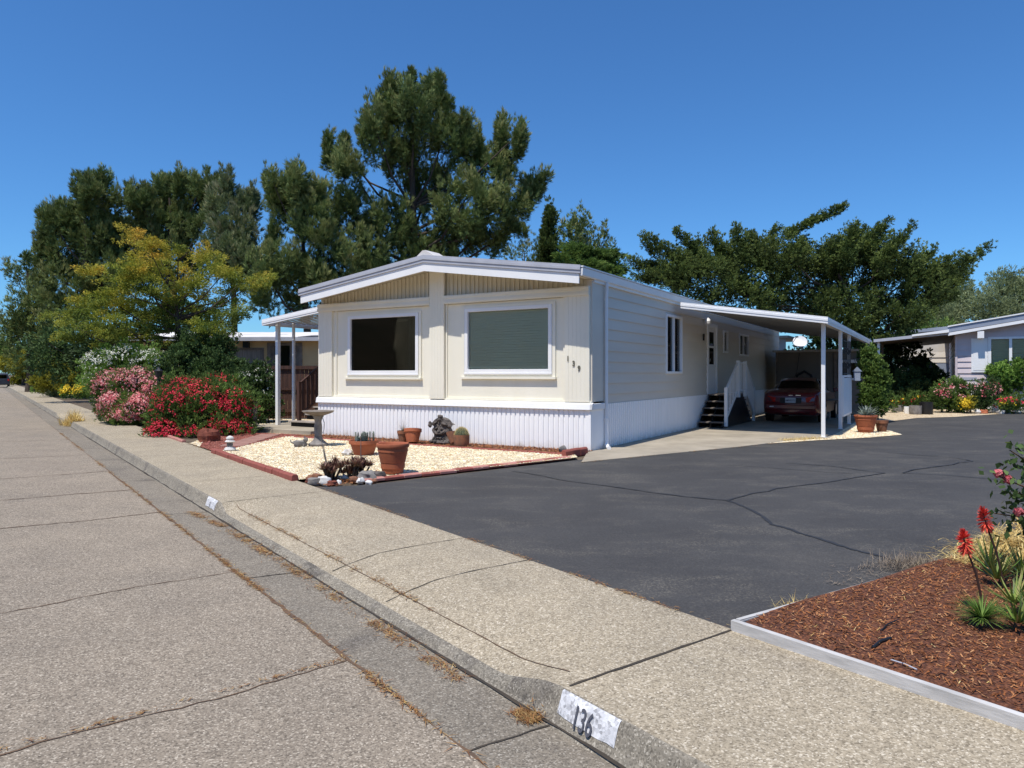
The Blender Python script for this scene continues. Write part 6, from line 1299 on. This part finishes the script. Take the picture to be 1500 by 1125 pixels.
# right-hand planting
bush('shrub', 'tall glossy green shrub beside the last carport posts', 'shrub', G(1280, 614), bl((1276, 545, 23.5, 14, 24), (1287, 565, 23.2, 12, 28), (1275, 585, 23.2, 12, 24), (1285, 592, 23.0, 11, 18), (1271, 524, 23.8, 9, 12)), 'green', dict(BU, cover=9, leaf=dict(n=7, spr=.7, l=.09, w=.05, jit=.03)))
bush('rose_bush', 'coral rose bush in front of the brown carport awning', 'rose bush', G(1385, 604), bl((1380, 582, 28.5, 14, 14), (1395, 575, 28.8, 20, 18), (1405, 590, 28.5, 18, 12)), 'green', dict(BU, cover=8), flowers=[('blooms', 'pink', 60, .085, .6), ('red_blooms', 'red', 26, .085, .9)])
bush('rose_bush', 'magenta rose bush below the shuttered window', 'rose bush', G(1440, 604), bl((1435, 580, 28.4, 14, 18), (1448, 575, 28.6, 14, 16), (1432, 592, 28.2, 16, 10)), 'dark', dict(BU, cover=7), flowers=[('blooms', 'pink', 60, .08, .7)])
bush('shrub', 'round bright green shrub in front of the mauve home window', 'shrub', G(1478, 600), bl((1465, 550, 29.0, 14, 16), (1490, 548, 29.0, 16, 16), (1478, 562, 29, 20, 12)), 'bright', dict(BU, cover=7, leaf=dict(n=7, spr=.7, l=.11, w=.05, jit=.03)))
bush('shrub', 'yellow flowered low plant between the two rose bushes', 'shrub', G(1418, 604), bl((1415, 594, 27.8, 7, 8)), 'yellowgreen', dict(BU, cover=8), flowers=[('flowers', 'yellow', 50, .07, .1)])
bush('shrub', 'leafy low plants with yellow flowers at the right edge below the window', 'shrub', G(1480, 604), bl((1475, 592, 27.8, 14, 10), (1495, 592, 27.8, 14, 10)), 'green', dict(BU, cover=7), flowers=[('flowers', 'yellow', 14, .07, .1), ('red_flowers', 'red', 14, .08, .3)])
bush('hedge', 'dark bushes glimpsed between the shed and carport roof', 'hedge', L(2, 27), [(L(0.6, 26.6, 2.0), (1.3, .8, 2.0)), (L(2.6, 27, 2.0), (1.4, .8, 2.1)), (L(4.4, 27, 1.8), (1.3, .8, 2.0))], 'dark', dict(BU, cover=6, sub_r=.4, leaf=dict(n=7, spr=.8, l=.18, w=.08, jit=.05)))
bush('hedge', 'dark hedge in shade under the brown carport awning', 'hedge', G(1350, 598), bl((1335, 562, 33, 22, 18), (1358, 560, 33.5, 22, 20), (1345, 580, 32, 26, 16), (1318, 575, 33, 14, 16)), 'dark', dict(BU, cover=8, sub_r=.3, leaf=dict(n=7, spr=.8, l=.12, w=.06, jit=.05)))
bush('shrub', 'low dark plants with orange blooms behind the small pots', 'shrub', G(1320, 600), bl((1318, 590, 29.5, 9, 8), (1345, 586, 29.0, 14, 8), (1303, 592, 28.5, 7, 9)), 'green', dict(BU, cover=8), flowers=[('flowers', 'yellow', 16, .06, .2), ('red_flowers', 'red', 16, .06, .2)])
for i, (px, py, Y, r, h, m_, lab) in enumerate(((1329, 606, 0, .12, .28, 'white', 'small white pot in the row of garden pots near the hedge'), (1341, 607, 0, .22, .34, 'stone_grey', 'round grey pot in the row of garden pots near the hedge'), (1357, 607, 0, .23, .48, 'black', 'black square planter at the right end of the row of garden pots'), (1315, 603, 0, .2, .28, 'stone_grey', 'low grey pot at the left end of the row of garden pots'))):
    pot('garden_pot', lab, G(px, py), r, h, m_, 'cyl')
for i, (px, py, m_) in enumerate(((1440, 606, 'terra'), (1432, 606, 'stone_white'), (1405, 604, 'stone_white'), (1466, 606, 'stone_white'), (1476, 606, 'stone_grey'), (1490, 606, 'stone_white'))):
    stone(('terracotta coloured', 'first white', 'leftmost white', 'second white', 'grey', 'rightmost white')[i] + ' stone on the edge of the flower bed by the mauve home', G(px, py), (.16, .12, .1), m_, 50 + i)
# birdhouse-like lantern hung on the carport post
hb = thing('bird_feeder', 'small pale hanging bird feeder on the third carport post', 'bird feeder', L(3.90, 11.0, 1.35), HR); mb = MB(); mb.box(-.09, .09, -.07, .07, 0, .28); mb.ex([(-.13, -.09, .28), (.13, -.09, .28), (0, -.09, .42)], (0, .18, 0)); mb.build('box', 'blue_grey', hb); mb = MB(); mb.tube([(0, 0, .42), (-.1, 0, .7)], .008, 5); mb.build('hanger', 'black', hb)
# ================================================================== CAMERA, SUN, SKY
cam = bpy.data.cameras.new('camera'); cam.sensor_width = 36; cam.lens = F / 1500 * 36; cam.shift_y = -(562.5 - HY) / 1500; cam.clip_end = 3000; cam.clip_start = .05
co = bpy.data.objects.new('camera', cam); COL.objects.link(co); co.location = (0, 0, H); co.rotation_euler = (PI / 2, 0, 0); sc.camera = co
sun_h = (HV * -.99 + HU * -.125).normalized(); EL = math.radians(66); sd_ = Vector((sun_h.x * math.cos(EL), sun_h.y * math.cos(EL), math.sin(EL)))
su = bpy.data.lights.new('sun', 'SUN'); su.energy = 5.0; su.angle = math.radians(.53); su.color = (1, .945, .87); so = bpy.data.objects.new('sun', su); COL.objects.link(so)
so.rotation_euler = (-sd_).to_track_quat('-Z', 'Y').to_euler()
wd = bpy.data.worlds.new('World'); sc.world = wd; wd.use_nodes = True; nt = wd.node_tree; bg = nt.nodes['Background']; bg.inputs[1].default_value = .10
sky = nt.nodes.new('ShaderNodeTexSky'); sky.sky_type = 'NISHITA'; sky.sun_disc = False; sky.sun_elevation = EL; sky.sun_rotation = math.atan2(sun_h.x, sun_h.y)
sky.altitude = 100; sky.air_density = 1.0; sky.dust_density = .3; sky.ozone_density = 2.5
gm = nt.nodes.new('ShaderNodeMix'); gm.data_type = 'RGBA'; gm.blend_type = 'MULTIPLY'; gm.inputs[0].default_value = 1; gm.inputs[7].default_value = (.53, 1.0, 1.47, 1)
nt.links.new(sky.outputs[0], gm.inputs[6]); nt.links.new(gm.outputs[2], bg.inputs[0])
sc.view_settings.view_transform = 'Standard'; sc.view_settings.look = 'None'; sc.view_settings.exposure = 0
sc.cycles.max_bounces = 6; sc.cycles.transparent_max_bounces = 12
